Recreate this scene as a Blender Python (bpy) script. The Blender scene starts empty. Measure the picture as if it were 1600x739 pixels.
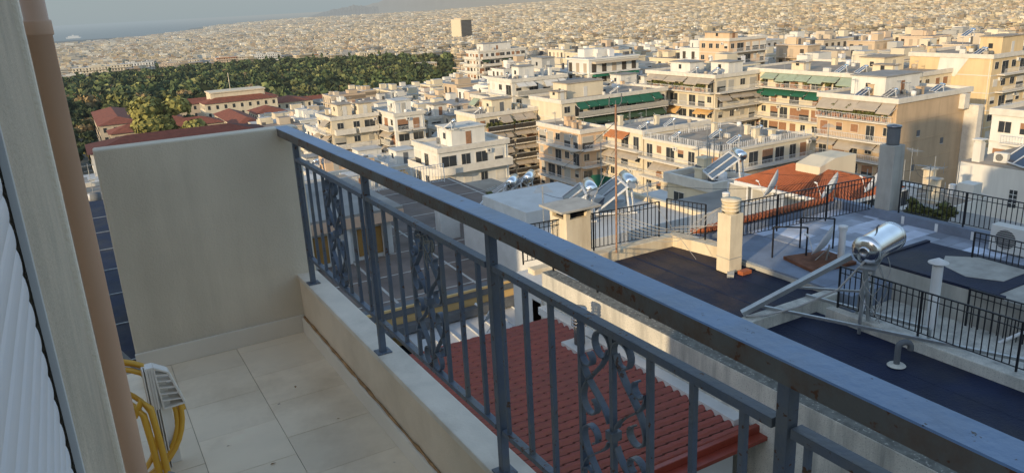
import bpy, math, random
import numpy as np
from mathutils import Vector, Matrix
random.seed(7)
SC = bpy.context.scene
COL = SC.collection
rad = math.radians
# Frame: camera at the origin, x = away from our facade, y = along the balcony, z up (metres)

# ------------------------------------------------------------------ materials
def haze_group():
    g = bpy.data.node_groups.new('aerial_haze', 'ShaderNodeTree')  # haze painted into materials as emission, growing with distance from the origin
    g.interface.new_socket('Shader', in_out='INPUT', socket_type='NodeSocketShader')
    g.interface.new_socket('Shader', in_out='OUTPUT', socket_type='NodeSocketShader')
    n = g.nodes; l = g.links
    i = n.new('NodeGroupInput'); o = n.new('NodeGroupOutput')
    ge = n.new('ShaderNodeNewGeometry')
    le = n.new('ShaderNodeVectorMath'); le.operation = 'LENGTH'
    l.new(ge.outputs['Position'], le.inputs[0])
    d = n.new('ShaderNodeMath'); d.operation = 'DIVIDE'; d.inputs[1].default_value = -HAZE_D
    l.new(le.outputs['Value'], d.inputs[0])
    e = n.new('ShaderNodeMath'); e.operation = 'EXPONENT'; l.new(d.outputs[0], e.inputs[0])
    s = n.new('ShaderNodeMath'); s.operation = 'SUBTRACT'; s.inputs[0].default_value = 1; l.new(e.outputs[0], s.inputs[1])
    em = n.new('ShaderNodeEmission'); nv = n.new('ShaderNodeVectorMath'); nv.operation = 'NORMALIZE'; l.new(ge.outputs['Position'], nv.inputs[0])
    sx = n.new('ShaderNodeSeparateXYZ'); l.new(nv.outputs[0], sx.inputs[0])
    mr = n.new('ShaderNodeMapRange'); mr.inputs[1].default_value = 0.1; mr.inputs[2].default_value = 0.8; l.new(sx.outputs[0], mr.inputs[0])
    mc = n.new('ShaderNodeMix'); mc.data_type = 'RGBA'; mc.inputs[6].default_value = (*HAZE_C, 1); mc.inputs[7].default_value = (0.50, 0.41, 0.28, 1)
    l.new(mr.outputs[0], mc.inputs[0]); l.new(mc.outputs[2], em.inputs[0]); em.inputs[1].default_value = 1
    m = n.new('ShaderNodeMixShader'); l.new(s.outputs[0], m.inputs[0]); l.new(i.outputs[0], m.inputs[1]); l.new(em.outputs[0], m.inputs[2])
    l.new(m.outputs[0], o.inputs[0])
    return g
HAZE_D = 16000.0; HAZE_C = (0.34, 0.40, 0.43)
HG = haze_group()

def mat(name, c, rough=0.8, metal=0.0, var=0.12, scale=3.0, bump=0.0, stain=None, stain_amt=0.0, stain_scale=1.5, streak=False,
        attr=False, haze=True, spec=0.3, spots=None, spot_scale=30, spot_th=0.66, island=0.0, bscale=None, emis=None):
    m = bpy.data.materials.new(name); m.use_nodes = True
    n = m.node_tree.nodes; l = m.node_tree.links; n.clear()
    out = n.new('ShaderNodeOutputMaterial'); b = n.new('ShaderNodeBsdfPrincipled')
    b.inputs['Roughness'].default_value = rough; b.inputs['Metallic'].default_value = metal
    b.inputs['Specular IOR Level'].default_value = spec
    ge = n.new('ShaderNodeNewGeometry')
    def noise(sc, det=4, vec=None, rg=0.55):
        t = n.new('ShaderNodeTexNoise'); t.inputs['Scale'].default_value = sc; t.inputs['Detail'].default_value = det
        t.inputs['Roughness'].default_value = rg
        l.new(vec if vec else ge.outputs['Position'], t.inputs['Vector']); return t.outputs['Fac']
    def mixc(fac, a, bb, mode='MIX'):
        x = n.new('ShaderNodeMix'); x.data_type = 'RGBA'; x.blend_type = mode
        for sck, v in ((x.inputs[0], fac), (x.inputs[6], a), (x.inputs[7], bb)):
            if isinstance(v, (int, float)): sck.default_value = v
            elif isinstance(v, tuple): sck.default_value = (*v[:3], 1)
            else: l.new(v, sck)
        return x.outputs[2]
    def ramp(v, a, bq, lo=0.0, hi=1.0):
        r = n.new('ShaderNodeMapRange'); r.inputs[1].default_value = a; r.inputs[2].default_value = bq
        r.inputs[3].default_value = lo; r.inputs[4].default_value = hi; l.new(v, r.inputs[0]); return r.outputs[0]
    if attr:
        a = n.new('ShaderNodeAttribute'); a.attribute_name = 'Col'; base = a.outputs['Color']
    else:
        base = c
    nz = noise(scale)
    k = ramp(nz, 0.3, 0.7, 1 - var, 1 + var)
    gray = n.new('ShaderNodeCombineColor'); [l.new(k, gray.inputs[q]) for q in range(3)]
    col = mixc(1.0, base, gray.outputs[0], 'MULTIPLY')
    if island:
        kk = ramp(ge.outputs['Random Per Island'], 0, 1, 1 - island, 1 + island)
        g2 = n.new('ShaderNodeCombineColor'); [l.new(kk, g2.inputs[q]) for q in range(3)]
        col = mixc(1.0, col, g2.outputs[0], 'MULTIPLY')
    if stain:
        vec = ge.outputs['Position']
        if streak:
            mp = n.new('ShaderNodeMapping'); mp.inputs['Scale'].default_value = (1, 1, 0.12); l.new(vec, mp.inputs[0]); vec = mp.outputs[0]
        f = ramp(noise(stain_scale, 6, vec, 0.65), 0.45, 0.75, 0, stain_amt)
        col = mixc(f, col, stain)
    if spots:
        f = ramp(noise(spot_scale, 3, None, 0.7), spot_th, spot_th + 0.04)
        col = mixc(f, col, spots)
    l.new(col, b.inputs['Base Color'])
    if bump:
        bp = n.new('ShaderNodeBump'); bp.inputs['Strength'].default_value = bump; bp.inputs['Distance'].default_value = 0.02
        l.new(noise(bscale or scale * 8, 5), bp.inputs['Height']); l.new(bp.outputs[0], b.inputs['Normal'])
    sh = b.outputs[0]
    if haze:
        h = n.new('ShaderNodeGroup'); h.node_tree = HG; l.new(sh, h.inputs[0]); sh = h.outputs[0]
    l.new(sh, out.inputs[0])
    return m

M = {}
def dm(key, *a, **k): M[key] = mat(key, *a, **k)
# balcony
dm('render_wall', (0.80, 0.69, 0.54), 0.9, var=0.06, scale=2.5, bump=0.35, bscale=150, stain=(0.40, 0.33, 0.24), stain_amt=0.45, stain_scale=2.4, streak=True, spots=(0.30, 0.26, 0.2), spot_scale=22, spot_th=0.75, haze=False)
dm('curb_render', (0.82, 0.67, 0.50), 0.9, var=0.05, scale=2, bump=0.2, bscale=150, stain=(0.42, 0.30, 0.18), stain_amt=0.4, stain_scale=2.2, haze=False)
dm('curb_cap', (0.80, 0.70, 0.58), 0.55, var=0.08, scale=6, bump=0.1, bscale=90, stain=(0.36, 0.30, 0.23), stain_amt=0.5, stain_scale=3.5, haze=False)
dm('marble', (0.93, 0.77, 0.57), 0.30, var=0.10, scale=2.2, stain=(0.55, 0.40, 0.25), stain_amt=0.75, stain_scale=1.7, island=0.06, haze=False, spots=(0.30, 0.2, 0.13), spot_scale=14, spot_th=0.74)
dm('grout', (0.42, 0.35, 0.27), 0.9, haze=False)
dm('skirting', (0.84, 0.75, 0.63), 0.4, var=0.06, haze=False)
dm('rust_seam', (0.38, 0.22, 0.10), 0.95, var=0.4, scale=20, haze=False)
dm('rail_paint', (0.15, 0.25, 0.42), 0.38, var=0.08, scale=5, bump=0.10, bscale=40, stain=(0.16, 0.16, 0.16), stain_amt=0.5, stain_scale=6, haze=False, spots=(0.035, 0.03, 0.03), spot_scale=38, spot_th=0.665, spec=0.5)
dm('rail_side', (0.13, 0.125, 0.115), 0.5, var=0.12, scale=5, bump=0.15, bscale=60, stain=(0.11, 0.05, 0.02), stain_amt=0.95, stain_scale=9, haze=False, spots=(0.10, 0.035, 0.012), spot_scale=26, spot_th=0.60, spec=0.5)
dm('bar_paint', (0.105, 0.132, 0.18), 0.5, var=0.14, scale=9, bump=0.15, bscale=80, stain=(0.17, 0.165, 0.14), stain_amt=0.75, stain_scale=8, haze=False, spots=(0.085, 0.035, 0.015), spot_scale=38, spot_th=0.62, spec=0.5)
dm('string', (0.35, 0.32, 0.27), 0.9, haze=False)
dm('shutter', (0.72, 0.72, 0.74), 0.4, var=0.03, haze=False, spec=0.5)
dm('guide', (0.56, 0.56, 0.55), 0.45, var=0.05, haze=False)
dm('black', (0.008, 0.008, 0.01), 0.9, var=0, haze=False)
dm('pier', (0.60, 0.50, 0.38), 0.92, var=0.07, scale=5, bump=0.45, bscale=120, stain=(0.24, 0.22, 0.17), stain_amt=0.5, stain_scale=3, haze=False)
dm('bead', (0.86, 0.76, 0.62), 0.8, var=0.06, bump=0.3, bscale=90, haze=False)
dm('pipe_brown', (0.64, 0.41, 0.28), 0.5, var=0.05, haze=False, spots=(0.5, 0.4, 0.33), spot_scale=25, spot_th=0.74)
dm('pipe_grey', (0.28, 0.28, 0.27), 0.6, haze=False)
dm('hose', (0.78, 0.42, 0.04), 0.35, var=0.06, haze=False, spec=0.6)
dm('hose_line', (0.22, 0.05, 0.02), 0.5, haze=False)
dm('white_plastic', (0.88, 0.82, 0.74), 0.45, var=0.05, haze=False)
# roofs and structures close by
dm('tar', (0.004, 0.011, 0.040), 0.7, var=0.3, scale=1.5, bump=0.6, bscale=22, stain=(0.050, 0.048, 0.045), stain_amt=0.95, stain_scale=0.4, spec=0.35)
dm('tar_sun_tint', (0.008, 0.014, 0.036), 0.7, var=0.3, scale=1.5, bump=0.6, bscale=22, stain=(0.10, 0.062, 0.035), stain_amt=1.0, stain_scale=0.3)  # brown blotches painted in to suggest low sun on dark tar
dm('tar_dusty', (0.085, 0.075, 0.065), 0.85, var=0.3, scale=1.5, bump=0.5, bscale=20, stain=(0.16, 0.13, 0.09), stain_amt=0.6, stain_scale=0.7)
dm('old_wall', (0.62, 0.60, 0.53), 0.95, var=0.12, scale=2.5, bump=0.6, bscale=45, stain=(0.19, 0.195, 0.185), stain_amt=0.85, stain_scale=2.6, streak=True, spots=(0.34, 0.33, 0.31), spot_scale=45, spot_th=0.58)
dm('old_wall_top', (0.17, 0.17, 0.15), 0.95, var=0.3, scale=8, bump=0.6, bscale=30, spots=(0.4, 0.38, 0.33), spot_scale=16, spot_th=0.6)
dm('white_wash', (0.62, 0.62, 0.60), 0.85, var=0.06, scale=1.5, stain=(0.42, 0.40, 0.36), stain_amt=0.4, stain_scale=1.2, bump=0.2)
dm('rooftile_red', (0.25, 0.038, 0.018), 0.42, var=0.13, scale=6, stain=(0.16, 0.038, 0.025), stain_amt=0.6, stain_scale=1.0, spots=(0.35, 0.2, 0.15), spot_scale=26, spot_th=0.755, spec=0.6)
dm('terracotta', (0.38, 0.115, 0.045), 0.75, var=0.2, scale=3, stain=(0.28, 0.08, 0.04), stain_amt=0.5, stain_scale=1.5)
dm('campus_tile', (0.23, 0.075, 0.042), 0.8, var=0.25, scale=1, stain=(0.16, 0.06, 0.04), stain_amt=0.7, stain_scale=0.3)
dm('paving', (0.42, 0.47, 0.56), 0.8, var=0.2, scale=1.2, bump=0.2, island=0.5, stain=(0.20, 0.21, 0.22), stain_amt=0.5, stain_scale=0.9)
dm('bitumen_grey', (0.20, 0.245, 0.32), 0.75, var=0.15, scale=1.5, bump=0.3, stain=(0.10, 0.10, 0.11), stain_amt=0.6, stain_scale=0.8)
dm('concrete', (0.42, 0.41, 0.37), 0.92, var=0.12, scale=2, bump=0.4, bscale=25, stain=(0.20, 0.19, 0.17), stain_amt=0.6, stain_scale=2, streak=True)
dm('cream_stucco', (0.70, 0.61, 0.45), 0.9, var=0.08, scale=2, bump=0.2, stain=(0.36, 0.25, 0.14), stain_amt=0.65, stain_scale=2.2, streak=True)
dm('iron', (0.015, 0.016, 0.02), 0.5, var=0.2, haze=False)
dm('galv', (0.42, 0.44, 0.45), 0.42, metal=0.75, var=0.12, scale=6, spots=(0.25, 0.2, 0.15), spot_scale=20, spot_th=0.7)
dm('steel', (0.78, 0.79, 0.80), 0.16, metal=1.0, var=0.05, scale=4)
dm('steel_dark', (0.30, 0.30, 0.31), 0.3, metal=0.9)
dm('white_metal', (0.66, 0.67, 0.67), 0.5, var=0.06)
dm('dish', (0.50, 0.52, 0.54), 0.55, var=0.08)
dm('rusty_pole', (0.30, 0.17, 0.11), 0.8, var=0.3, scale=12)
dm('panel_glass', (0.03, 0.045, 0.08), 0.12, var=0.1, spec=0.6)
dm('glass', (0.035, 0.04, 0.045), 0.1, var=0.1, spec=0.7)
dm('metal_sheet', (0.56, 0.57, 0.57), 0.55, metal=0.15, var=0.08, scale=1.2, stain=(0.42, 0.40, 0.36), stain_amt=0.4)
dm('ochre', (0.62, 0.43, 0.19), 0.85, var=0.06)
dm('ochre_door', (0.30, 0.17, 0.05), 0.6)
dm('salmon', (0.60, 0.42, 0.30), 0.85, var=0.06)
dm('court_tile', (0.155, 0.125, 0.11), 0.8, var=0.3, scale=0.9, stain=(0.24, 0.17, 0.12), stain_amt=0.6, stain_scale=0.7)
dm('court_line', (0.45, 0.43, 0.39), 0.8, var=0.2)
dm('gutter_grey', (0.13, 0.14, 0.15), 0.7, var=0.15)
dm('wood_rust', (0.16, 0.07, 0.04), 0.9, var=0.4, scale=4)
dm('cable', (0.35, 0.35, 0.34), 0.6)
dm('black_cable', (0.02, 0.02, 0.02), 0.6)
# city walls
WALLS = {'white': (0.70, 0.68, 0.62), 'cream': (0.68, 0.60, 0.45), 'pale yellow': (0.70, 0.61, 0.44), 'beige': (0.56, 0.47, 0.35),
         'tan': (0.52, 0.385, 0.25), 'peach': (0.64, 0.46, 0.30), 'grey': (0.42, 0.42, 0.40), 'ochre yellow': (0.66, 0.51, 0.30)}
for k, c in WALLS.items():
    dm('wall_' + k, c, 0.9, var=0.07, scale=0.35, stain=tuple(v * 0.6 for v in c), stain_amt=0.45, stain_scale=0.9, streak=True)
dm('roof_tan', (0.34, 0.29, 0.23), 0.9, var=0.2, scale=0.5, stain=(0.2, 0.17, 0.14), stain_amt=0.5, stain_scale=0.4)
dm('roof_grey', (0.30, 0.29, 0.27), 0.9, var=0.2, scale=0.5, stain=(0.16, 0.16, 0.15), stain_amt=0.5, stain_scale=0.4)
dm('roof_white', (0.52, 0.52, 0.50), 0.8, var=0.12, scale=0.5, stain=(0.36, 0.35, 0.32), stain_amt=0.5, stain_scale=0.4)
dm('slab_white', (0.66, 0.62, 0.54), 0.85, var=0.08, scale=1, stain=(0.40, 0.36, 0.30), stain_amt=0.4, stain_scale=1.2)
dm('shade_wood', (0.30, 0.16, 0.09), 0.8, var=0.15)
dm('shade_grey', (0.40, 0.38, 0.33), 0.8, var=0.1)
for k, c in {'beige': (0.40, 0.345, 0.275), 'green': (0.02, 0.115, 0.07), 'dark green': (0.045, 0.085, 0.05), 'pale green': (0.30, 0.36, 0.27), 'orange': (0.46, 0.18, 0.07), 'ochre': (0.62, 0.38, 0.15), 'white': (0.62, 0.60, 0.55)}.items():
    dm('awn_' + k, c, 0.85, var=0.1, scale=1)
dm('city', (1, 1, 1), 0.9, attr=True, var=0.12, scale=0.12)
dm('ground', (0.10, 0.10, 0.095), 0.95, var=0.4, scale=0.01, stain=(0.055, 0.065, 0.04), stain_amt=0.8, stain_scale=0.006)
dm('asphalt', (0.055, 0.055, 0.058), 0.9, var=0.2, scale=0.5)
dm('leaf_dark', (0.045, 0.060, 0.024), 0.85, var=0.35, scale=0.4, island=0.45)
dm('leaf_mid', (0.115, 0.125, 0.042), 0.85, var=0.35, scale=0.4, island=0.45)
dm('leaf_olive', (0.24, 0.225, 0.065), 0.85, var=0.3, scale=0.4, island=0.4)
dm('leaf_brown', (0.23, 0.165, 0.075), 0.85, var=0.3, scale=0.4, island=0.4)
dm('leaf_attr', (1, 1, 1), 0.85, attr=True, var=0.3, scale=0.3, island=0.4)
dm('bark', (0.09, 0.065, 0.045), 0.95, var=0.3)
dm('sea', (0.17, 0.21, 0.22), 0.7, var=0.05, scale=0.001)
dm('mountain', (0.10, 0.13, 0.17), 0.95, var=0.3, scale=0.001)
dm('plant_pot', (0.36, 0.17, 0.09), 0.8)
dm('ac_white', (0.62, 0.61, 0.57), 0.5, var=0.04)
dm('ac_grille', (0.10, 0.10, 0.10), 0.6)
dm('painted_shade', (0.045, 0.04, 0.035), 0.8, var=0.3)  # near-black that paints shade on balcony fronts and the tower's unlit side
dm('roof_red_shaded', (0.10, 0.032, 0.022), 0.8, var=0.25, scale=1, stain=(0.09, 0.03, 0.02), stain_amt=0.7, stain_scale=0.3)  # darkened red that paints shade into roof pans and the nearest campus roof
dm('marble_white_chair', (0.75, 0.75, 0.73), 0.4)

# ------------------------------------------------------------------ mesh builder
class MB:
    def __init__(s): s.v = []; s.f = []; s.m = []; s.sm = []
    def add(s, vs, fs, m=0, smooth=False):
        o = len(s.v); s.v += [tuple(p) for p in vs]
        for f in fs: s.f.append([o + i for i in f]); s.m.append(m); s.sm.append(smooth)
        return s
    def quad(s, a, b, c, d, m=0): return s.add([a, b, c, d], [(0, 1, 2, 3)], m)
    def box(s, x0, x1, y0, y1, z0, z1, m=0):
        if x0 > x1: x0, x1 = x1, x0
        if y0 > y1: y0, y1 = y1, y0
        if z0 > z1: z0, z1 = z1, z0
        v = [(x0, y0, z0), (x1, y0, z0), (x1, y1, z0), (x0, y1, z0), (x0, y0, z1), (x1, y0, z1), (x1, y1, z1), (x0, y1, z1)]
        return s.add(v, [(0, 3, 2, 1), (4, 5, 6, 7), (0, 1, 5, 4), (1, 2, 6, 5), (2, 3, 7, 6), (3, 0, 4, 7)], m)
    def prism(s, poly, z0, z1, m=0, mtop=None):
        n = len(poly); v = [(p[0], p[1], z0) for p in poly] + [(p[0], p[1], z1) for p in poly]
        s.add(v, [tuple(range(n - 1, -1, -1))] + [(i, (i + 1) % n, n + (i + 1) % n, n + i) for i in range(n)], m)
        s.add(v[n:], [tuple(range(n))], m if mtop is None else mtop); return s
    def obox(s, a, b, w, h, m=0, up=(0, 0, 1)):
        a = Vector(a); b = Vector(b); d = (b - a).normalized(); u = Vector(up)
        sd = d.cross(u)
        if sd.length < 1e-4: sd = d.cross(Vector((1, 0, 0)))
        sd.normalize(); u = sd.cross(d).normalized(); sd *= w / 2; u *= h / 2
        v = [a - sd - u, a + sd - u, a + sd + u, a - sd + u, b - sd - u, b + sd - u, b + sd + u, b - sd + u]
        return s.add(v, [(0, 1, 2, 3), (7, 6, 5, 4), (0, 4, 5, 1), (1, 5, 6, 2), (2, 6, 7, 3), (3, 7, 4, 0)], m)
    def tube(s, pts, r, n=8, m=0, caps=True, smooth=True):
        pts = [Vector(p) for p in pts]; k = len(pts); rs = r if isinstance(r, (list, tuple)) else [r] * k
        t0 = (pts[1] - pts[0]).normalized(); a = t0.orthogonal().normalized(); vs = []
        for i, p in enumerate(pts):
            t = ((pts[min(i + 1, k - 1)] - pts[max(i - 1, 0)])).normalized()
            a = (a - t * a.dot(t))
            if a.length < 1e-5: a = t.orthogonal()
            a.normalize(); b = t.cross(a)
            for j in range(n):
                q = 2 * math.pi * j / n; vs.append(p + (a * math.cos(q) + b * math.sin(q)) * rs[i])
        fs = [(i * n + j, i * n + (j + 1) % n, (i + 1) * n + (j + 1) % n, (i + 1) * n + j) for i in range(k - 1) for j in range(n)]
        s.add(vs, fs, m, smooth)
        if caps: s.add(vs[:n], [tuple(range(n - 1, -1, -1))], m); s.add(vs[-n:], [tuple(range(n))], m)
        return s
    def strip(s, pts, w, t, axis, m=0):
        # flat bar of width w (along axis) and thickness t following pts
        pts = [Vector(p) for p in pts]; ax = Vector(axis).normalized(); vs = []; k = len(pts)
        for i, p in enumerate(pts):
            d = (pts[min(i + 1, k - 1)] - pts[max(i - 1, 0)]).normalized(); nn = ax.cross(d).normalized()
            vs += [p - ax * w / 2 - nn * t / 2, p + ax * w / 2 - nn * t / 2, p + ax * w / 2 + nn * t / 2, p - ax * w / 2 + nn * t / 2]
        fs = [(i * 4 + j, i * 4 + (j + 1) % 4, i * 4 + 4 + (j + 1) % 4, i * 4 + 4 + j) for i in range(k - 1) for j in range(4)]
        fs += [(3, 2, 1, 0), (k * 4 - 4, k * 4 - 3, k * 4 - 2, k * 4 - 1)]
        return s.add(vs, fs, m)
    def lathe(s, o, prof, n=20, m=0, d=(0, 0, 1), smooth=True):
        o = Vector(o); d = Vector(d).normalized(); a = d.orthogonal().normalized(); b = d.cross(a); vs = []
        for r, z in prof:
            for j in range(n):
                q = 2 * math.pi * j / n; vs.append(o + d * z + (a * math.cos(q) + b * math.sin(q)) * max(r, 1e-4))
        fs = [(i * n + j, i * n + (j + 1) % n, (i + 1) * n + (j + 1) % n, (i + 1) * n + j) for i in range(len(prof) - 1) for j in range(n)]
        return s.add(vs, fs, m, smooth)
    def mesh(s, name, mats, off=(0, 0, 0)):
        me = bpy.data.meshes.new(name)
        me.from_pydata([(p[0] - off[0], p[1] - off[1], p[2] - off[2]) for p in s.v], [], s.f)
        for k in (mats if isinstance(mats, (list, tuple)) else [mats]): me.materials.append(M[k] if isinstance(k, str) else k)
        me.polygons.foreach_set('material_index', s.m); me.polygons.foreach_set('use_smooth', s.sm); me.update()
        return me
    def build(s, name, mats, parent=None, bevel=0, world=True):
        off = (0, 0, 0)
        if parent is not None and world:
            p = parent; off = Vector((0, 0, 0))
            while p is not None: off = off + p.location; p = p.parent
        loc = None
        if parent is None and s.v:
            xs = [p[0] for p in s.v]; ys = [p[1] for p in s.v]; zs = [p[2] for p in s.v]
            loc = ((min(xs) + max(xs)) / 2, (min(ys) + max(ys)) / 2, min(zs)); off = loc
        o = bpy.data.objects.new(name, s.mesh(name, mats, off)); COL.objects.link(o)
        if parent is not None: o.parent = parent
        elif loc: o.location = loc
        if bevel:
            b = o.modifiers.new('bevel', 'BEVEL'); b.width = bevel; b.segments = 2; b.limit_method = 'ANGLE'; b.angle_limit = 0.6
        return o
def tag(o, label=None, cat=None, group=None, kind=None):
    for k, v in (('label', label), ('category', cat), ('group', group), ('kind', kind)):
        if v: o[k] = v
    return o
def thing(name, label, cat, loc=(0, 0, 0), rotz=0, group=None):
    o = bpy.data.objects.new(name, None); o.empty_display_size = 0.2; COL.objects.link(o)
    o.location = loc; o.rotation_euler = (0, 0, rotz); return tag(o, label, cat, group)
def kids(o):
    return [c for c in bpy.data.objects if c.parent is o]
KIDS = {}
def copy_tree(o, parent=None):
    c = o.copy(); COL.objects.link(c)
    if parent is not None: c.parent = parent
    if o.name not in KIDS: KIDS[o.name] = kids(o)
    for ch in KIDS[o.name]: copy_tree(ch, c)
    return c
def dup(o, loc, rotz=0, label=None, scale=1, group=None):
    c = copy_tree(o); c.location = loc; c.rotation_euler = (0, 0, rotz); c.scale = (scale,) * 3
    if label: c['label'] = label
    if group: c['group'] = group
    return c
def hide_proto(o):
    for c in KIDS.get(o.name, kids(o)): hide_proto(c)
    bpy.data.objects.remove(o)

# ------------------------------------------------------------------ camera, sky, sun
R_, P_ = rad(3.0), rad(17.0)
fw = Vector((0.4879, 0.8729, 0)); rt = Vector((0.8729, -0.4879, 0)); up = Vector((0, 0, 1))
downp = -math.sin(P_) * fw - math.cos(P_) * up
cr = math.cos(R_) * rt + math.sin(R_) * downp
cd = -math.sin(R_) * rt + math.cos(R_) * downp
cf = math.cos(P_) * fw - math.sin(P_) * up
mw = Matrix((( cr.x, -cd.x, -cf.x, 0), (cr.y, -cd.y, -cf.y, 0), (cr.z, -cd.z, -cf.z, 0), (0, 0, 0, 1)))
cam = bpy.data.cameras.new('camera'); co = bpy.data.objects.new('camera', cam); COL.objects.link(co)
co.matrix_world = mw; cam.lens = 27.0; cam.sensor_width = 36; cam.clip_start = 0.02; cam.clip_end = 300000
SC.camera = co
SUN_EL = 13.0; SUN_TH = 23.0      # direction to the sun: (-cos, -sin)
sd = Vector((-math.cos(rad(SUN_TH)) * math.cos(rad(SUN_EL)), -math.sin(rad(SUN_TH)) * math.cos(rad(SUN_EL)), math.sin(rad(SUN_EL))))
L = bpy.data.lights.new('sun', 'SUN'); L.energy = 4.3; L.angle = rad(0.55); L.color = (1.0, 0.76, 0.46)
lo = bpy.data.objects.new('sun', L); COL.objects.link(lo); lo.rotation_euler = sd.to_track_quat('Z', 'Y').to_euler(); lo.location = sd * 60
W = bpy.data.worlds.new('World'); SC.world = W; W.use_nodes = True
wn = W.node_tree.nodes; wl = W.node_tree.links
bg = wn['Background']; st = wn.new('ShaderNodeTexSky'); st.sky_type = 'NISHITA'; st.sun_disc = False
st.sun_elevation = rad(SUN_EL); st.sun_rotation = math.atan2(sd.x, sd.y); st.altitude = 150; st.air_density = 1.0; st.dust_density = 0.6; st.ozone_density = 1.0
tc = wn.new('ShaderNodeTexCoord'); sx = wn.new('ShaderNodeSeparateXYZ'); wl.new(tc.outputs['Generated'], sx.inputs[0])
ex = wn.new('ShaderNodeMapRange'); ex.inputs[1].default_value = 0.10; ex.inputs[2].default_value = 0.42; ex.inputs[3].default_value = 0.97; ex.inputs[4].default_value = 0.0; wl.new(sx.outputs[2], ex.inputs[0])
WS = 0.36
mx = wn.new('ShaderNodeMix'); mx.data_type = 'RGBA'; mx.inputs[7].default_value = (0.295 / WS, 0.365 / WS, 0.40 / WS, 1)
tn = wn.new('ShaderNodeMix'); tn.data_type = 'RGBA'; tn.blend_type = 'MULTIPLY'; tn.inputs[0].default_value = 1; tn.inputs[7].default_value = (1.08, 0.98, 0.90, 1); wl.new(st.outputs[0], tn.inputs[6])
wl.new(ex.outputs[0], mx.inputs[0]); wl.new(tn.outputs[2], mx.inputs[6]); wl.new(mx.outputs[2], bg.inputs[0]); bg.inputs[1].default_value = WS
SC.view_settings.view_transform = 'Standard'; SC.view_settings.look = 'None'; SC.view_settings.exposure = 0
SC.render.engine = 'CYCLES'; SC.cycles.use_denoising = True; SC.cycles.max_bounces = 6
SC.cycles.diffuse_bounces = 3; SC.cycles.glossy_bounces = 3; SC.cycles.transmission_bounces = 2; SC.cycles.transparent_max_bounces = 4
SC.cycles.sample_clamp_indirect = 5

# ------------------------------------------------------------------ terrain
def interp(r, t):
    for (a, za), (b, zb) in zip(t, t[1:]):
        if r <= b: return za + (zb - za) * (r - a) / (b - a)
    return t[-1][1]
LP = [(0, -27), (100, -38), (200, -41), (300, -44), (400, -49), (500, -60), (700, -64), (1100, -74), (3000, -110), (8000, -146), (12000, -170)]
CP = [(0, -25), (100, -39), (200, -46), (300, -54), (500, -70), (1000, -74), (2200, -108), (4000, -122), (9000, -120), (14000, -90)]
RP = [(0, -24), (100, -37), (200, -37), (350, -43), (600, -62), (1200, -85), (3000, -114), (5000, -105), (9000, -60), (15000, -20)]
def ground_z(x, y):
    r = math.hypot(x, y); b = math.degrees(math.atan2(x, y))
    def ss(a, c): t = min(1, max(0, (b - a) / (c - a))); return t * t * (3 - 2 * t)
    l, c, q = interp(r, LP), interp(r, CP), interp(r, RP)
    z = l + (c - l) * ss(4, 16); z = z + (q - z) * ss(22, 36)
    return z
mb = MB(); rs = [0] + [8 * 1.17 ** i for i in range(48)]; NA = 180
vs = [(0, 0, -27)]
for r in rs[1:]:
    for j in range(NA):
        a = rad(j * 360 / NA); x, y = r * math.sin(a), r * math.cos(a); b = j * 360 / NA
        vs.append((x, y, ground_z(x, y) if (b < 110 or b > 335) else (interp(r, LP))))
fs = [(0, 1 + (j + 1) % NA, 1 + j) for j in range(NA)]
for i in range(len(rs) - 2):
    for j in range(NA):
        a, b = 1 + i * NA + j, 1 + i * NA + (j + 1) % NA; fs.append((a, b, b + NA, a + NA))
mb.add(vs, fs, 0, True); g = mb.build('ground', 'ground'); g['kind'] = 'structure'
mb = MB(); n = 96
mb.add([(0, 0, -151)] + [(150000 * math.sin(2 * math.pi * j / n), 150000 * math.cos(2 * math.pi * j / n), -151) for j in range(n)],
       [(0, 1 + (j + 1) % n, 1 + j) for j in range(n)])
mb.build('sea', 'sea')['kind'] = 'structure'
def ridge(dist, pts, depth, name):
    # pts: (bearing deg, height)
    mb = MB(); vs = []; rnd = random.Random(3); N = 160; b0, b1 = pts[0][0], pts[-1][0]
    for i in range(N + 1):
        b = b0 + (b1 - b0) * i / N; h = interp(b, pts)
        h = h + (h + 150) * 0.10 * (math.sin(b * 9.1) * 0.5 + math.sin(b * 23.7) * 0.3 + rnd.uniform(-0.3, 0.3))
        for k, (fr, fh) in enumerate(((0, 0), (0.35, 0.55), (0.7, 0.85), (1, 1), (1.6, 0.2))):
            d = dist + depth * fr; hh = -160 + (h + 160) * fh * (1 + (rnd.uniform(-0.12, 0.12) if 0 < k < 3 else 0))
            vs.append((d * math.sin(rad(b)), d * math.cos(rad(b)), hh))
    fs = [(i * 5 + k, i * 5 + 5 + k, i * 5 + 6 + k, i * 5 + 1 + k) for i in range(N) for k in range(4)]
    mb.add(vs, fs, 0, False); o = mb.build(name, 'mountain'); o['kind'] = 'structure'; return o
ridge(21000, [(15.5, -160), (16.5, -60), (17.5, 30), (18.2, 60), (19.0, 120), (20.0, 40), (20.6, 60)], 2500, 'hills')
ridge(30000, [(17, -160), (18.5, 20), (20, 160), (22, 420), (24, 620), (26, 560), (28.5, 400), (31, 300), (34, 250), (40, 200), (60, 300), (75, 200)], 5000, 'mountain')
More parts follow.
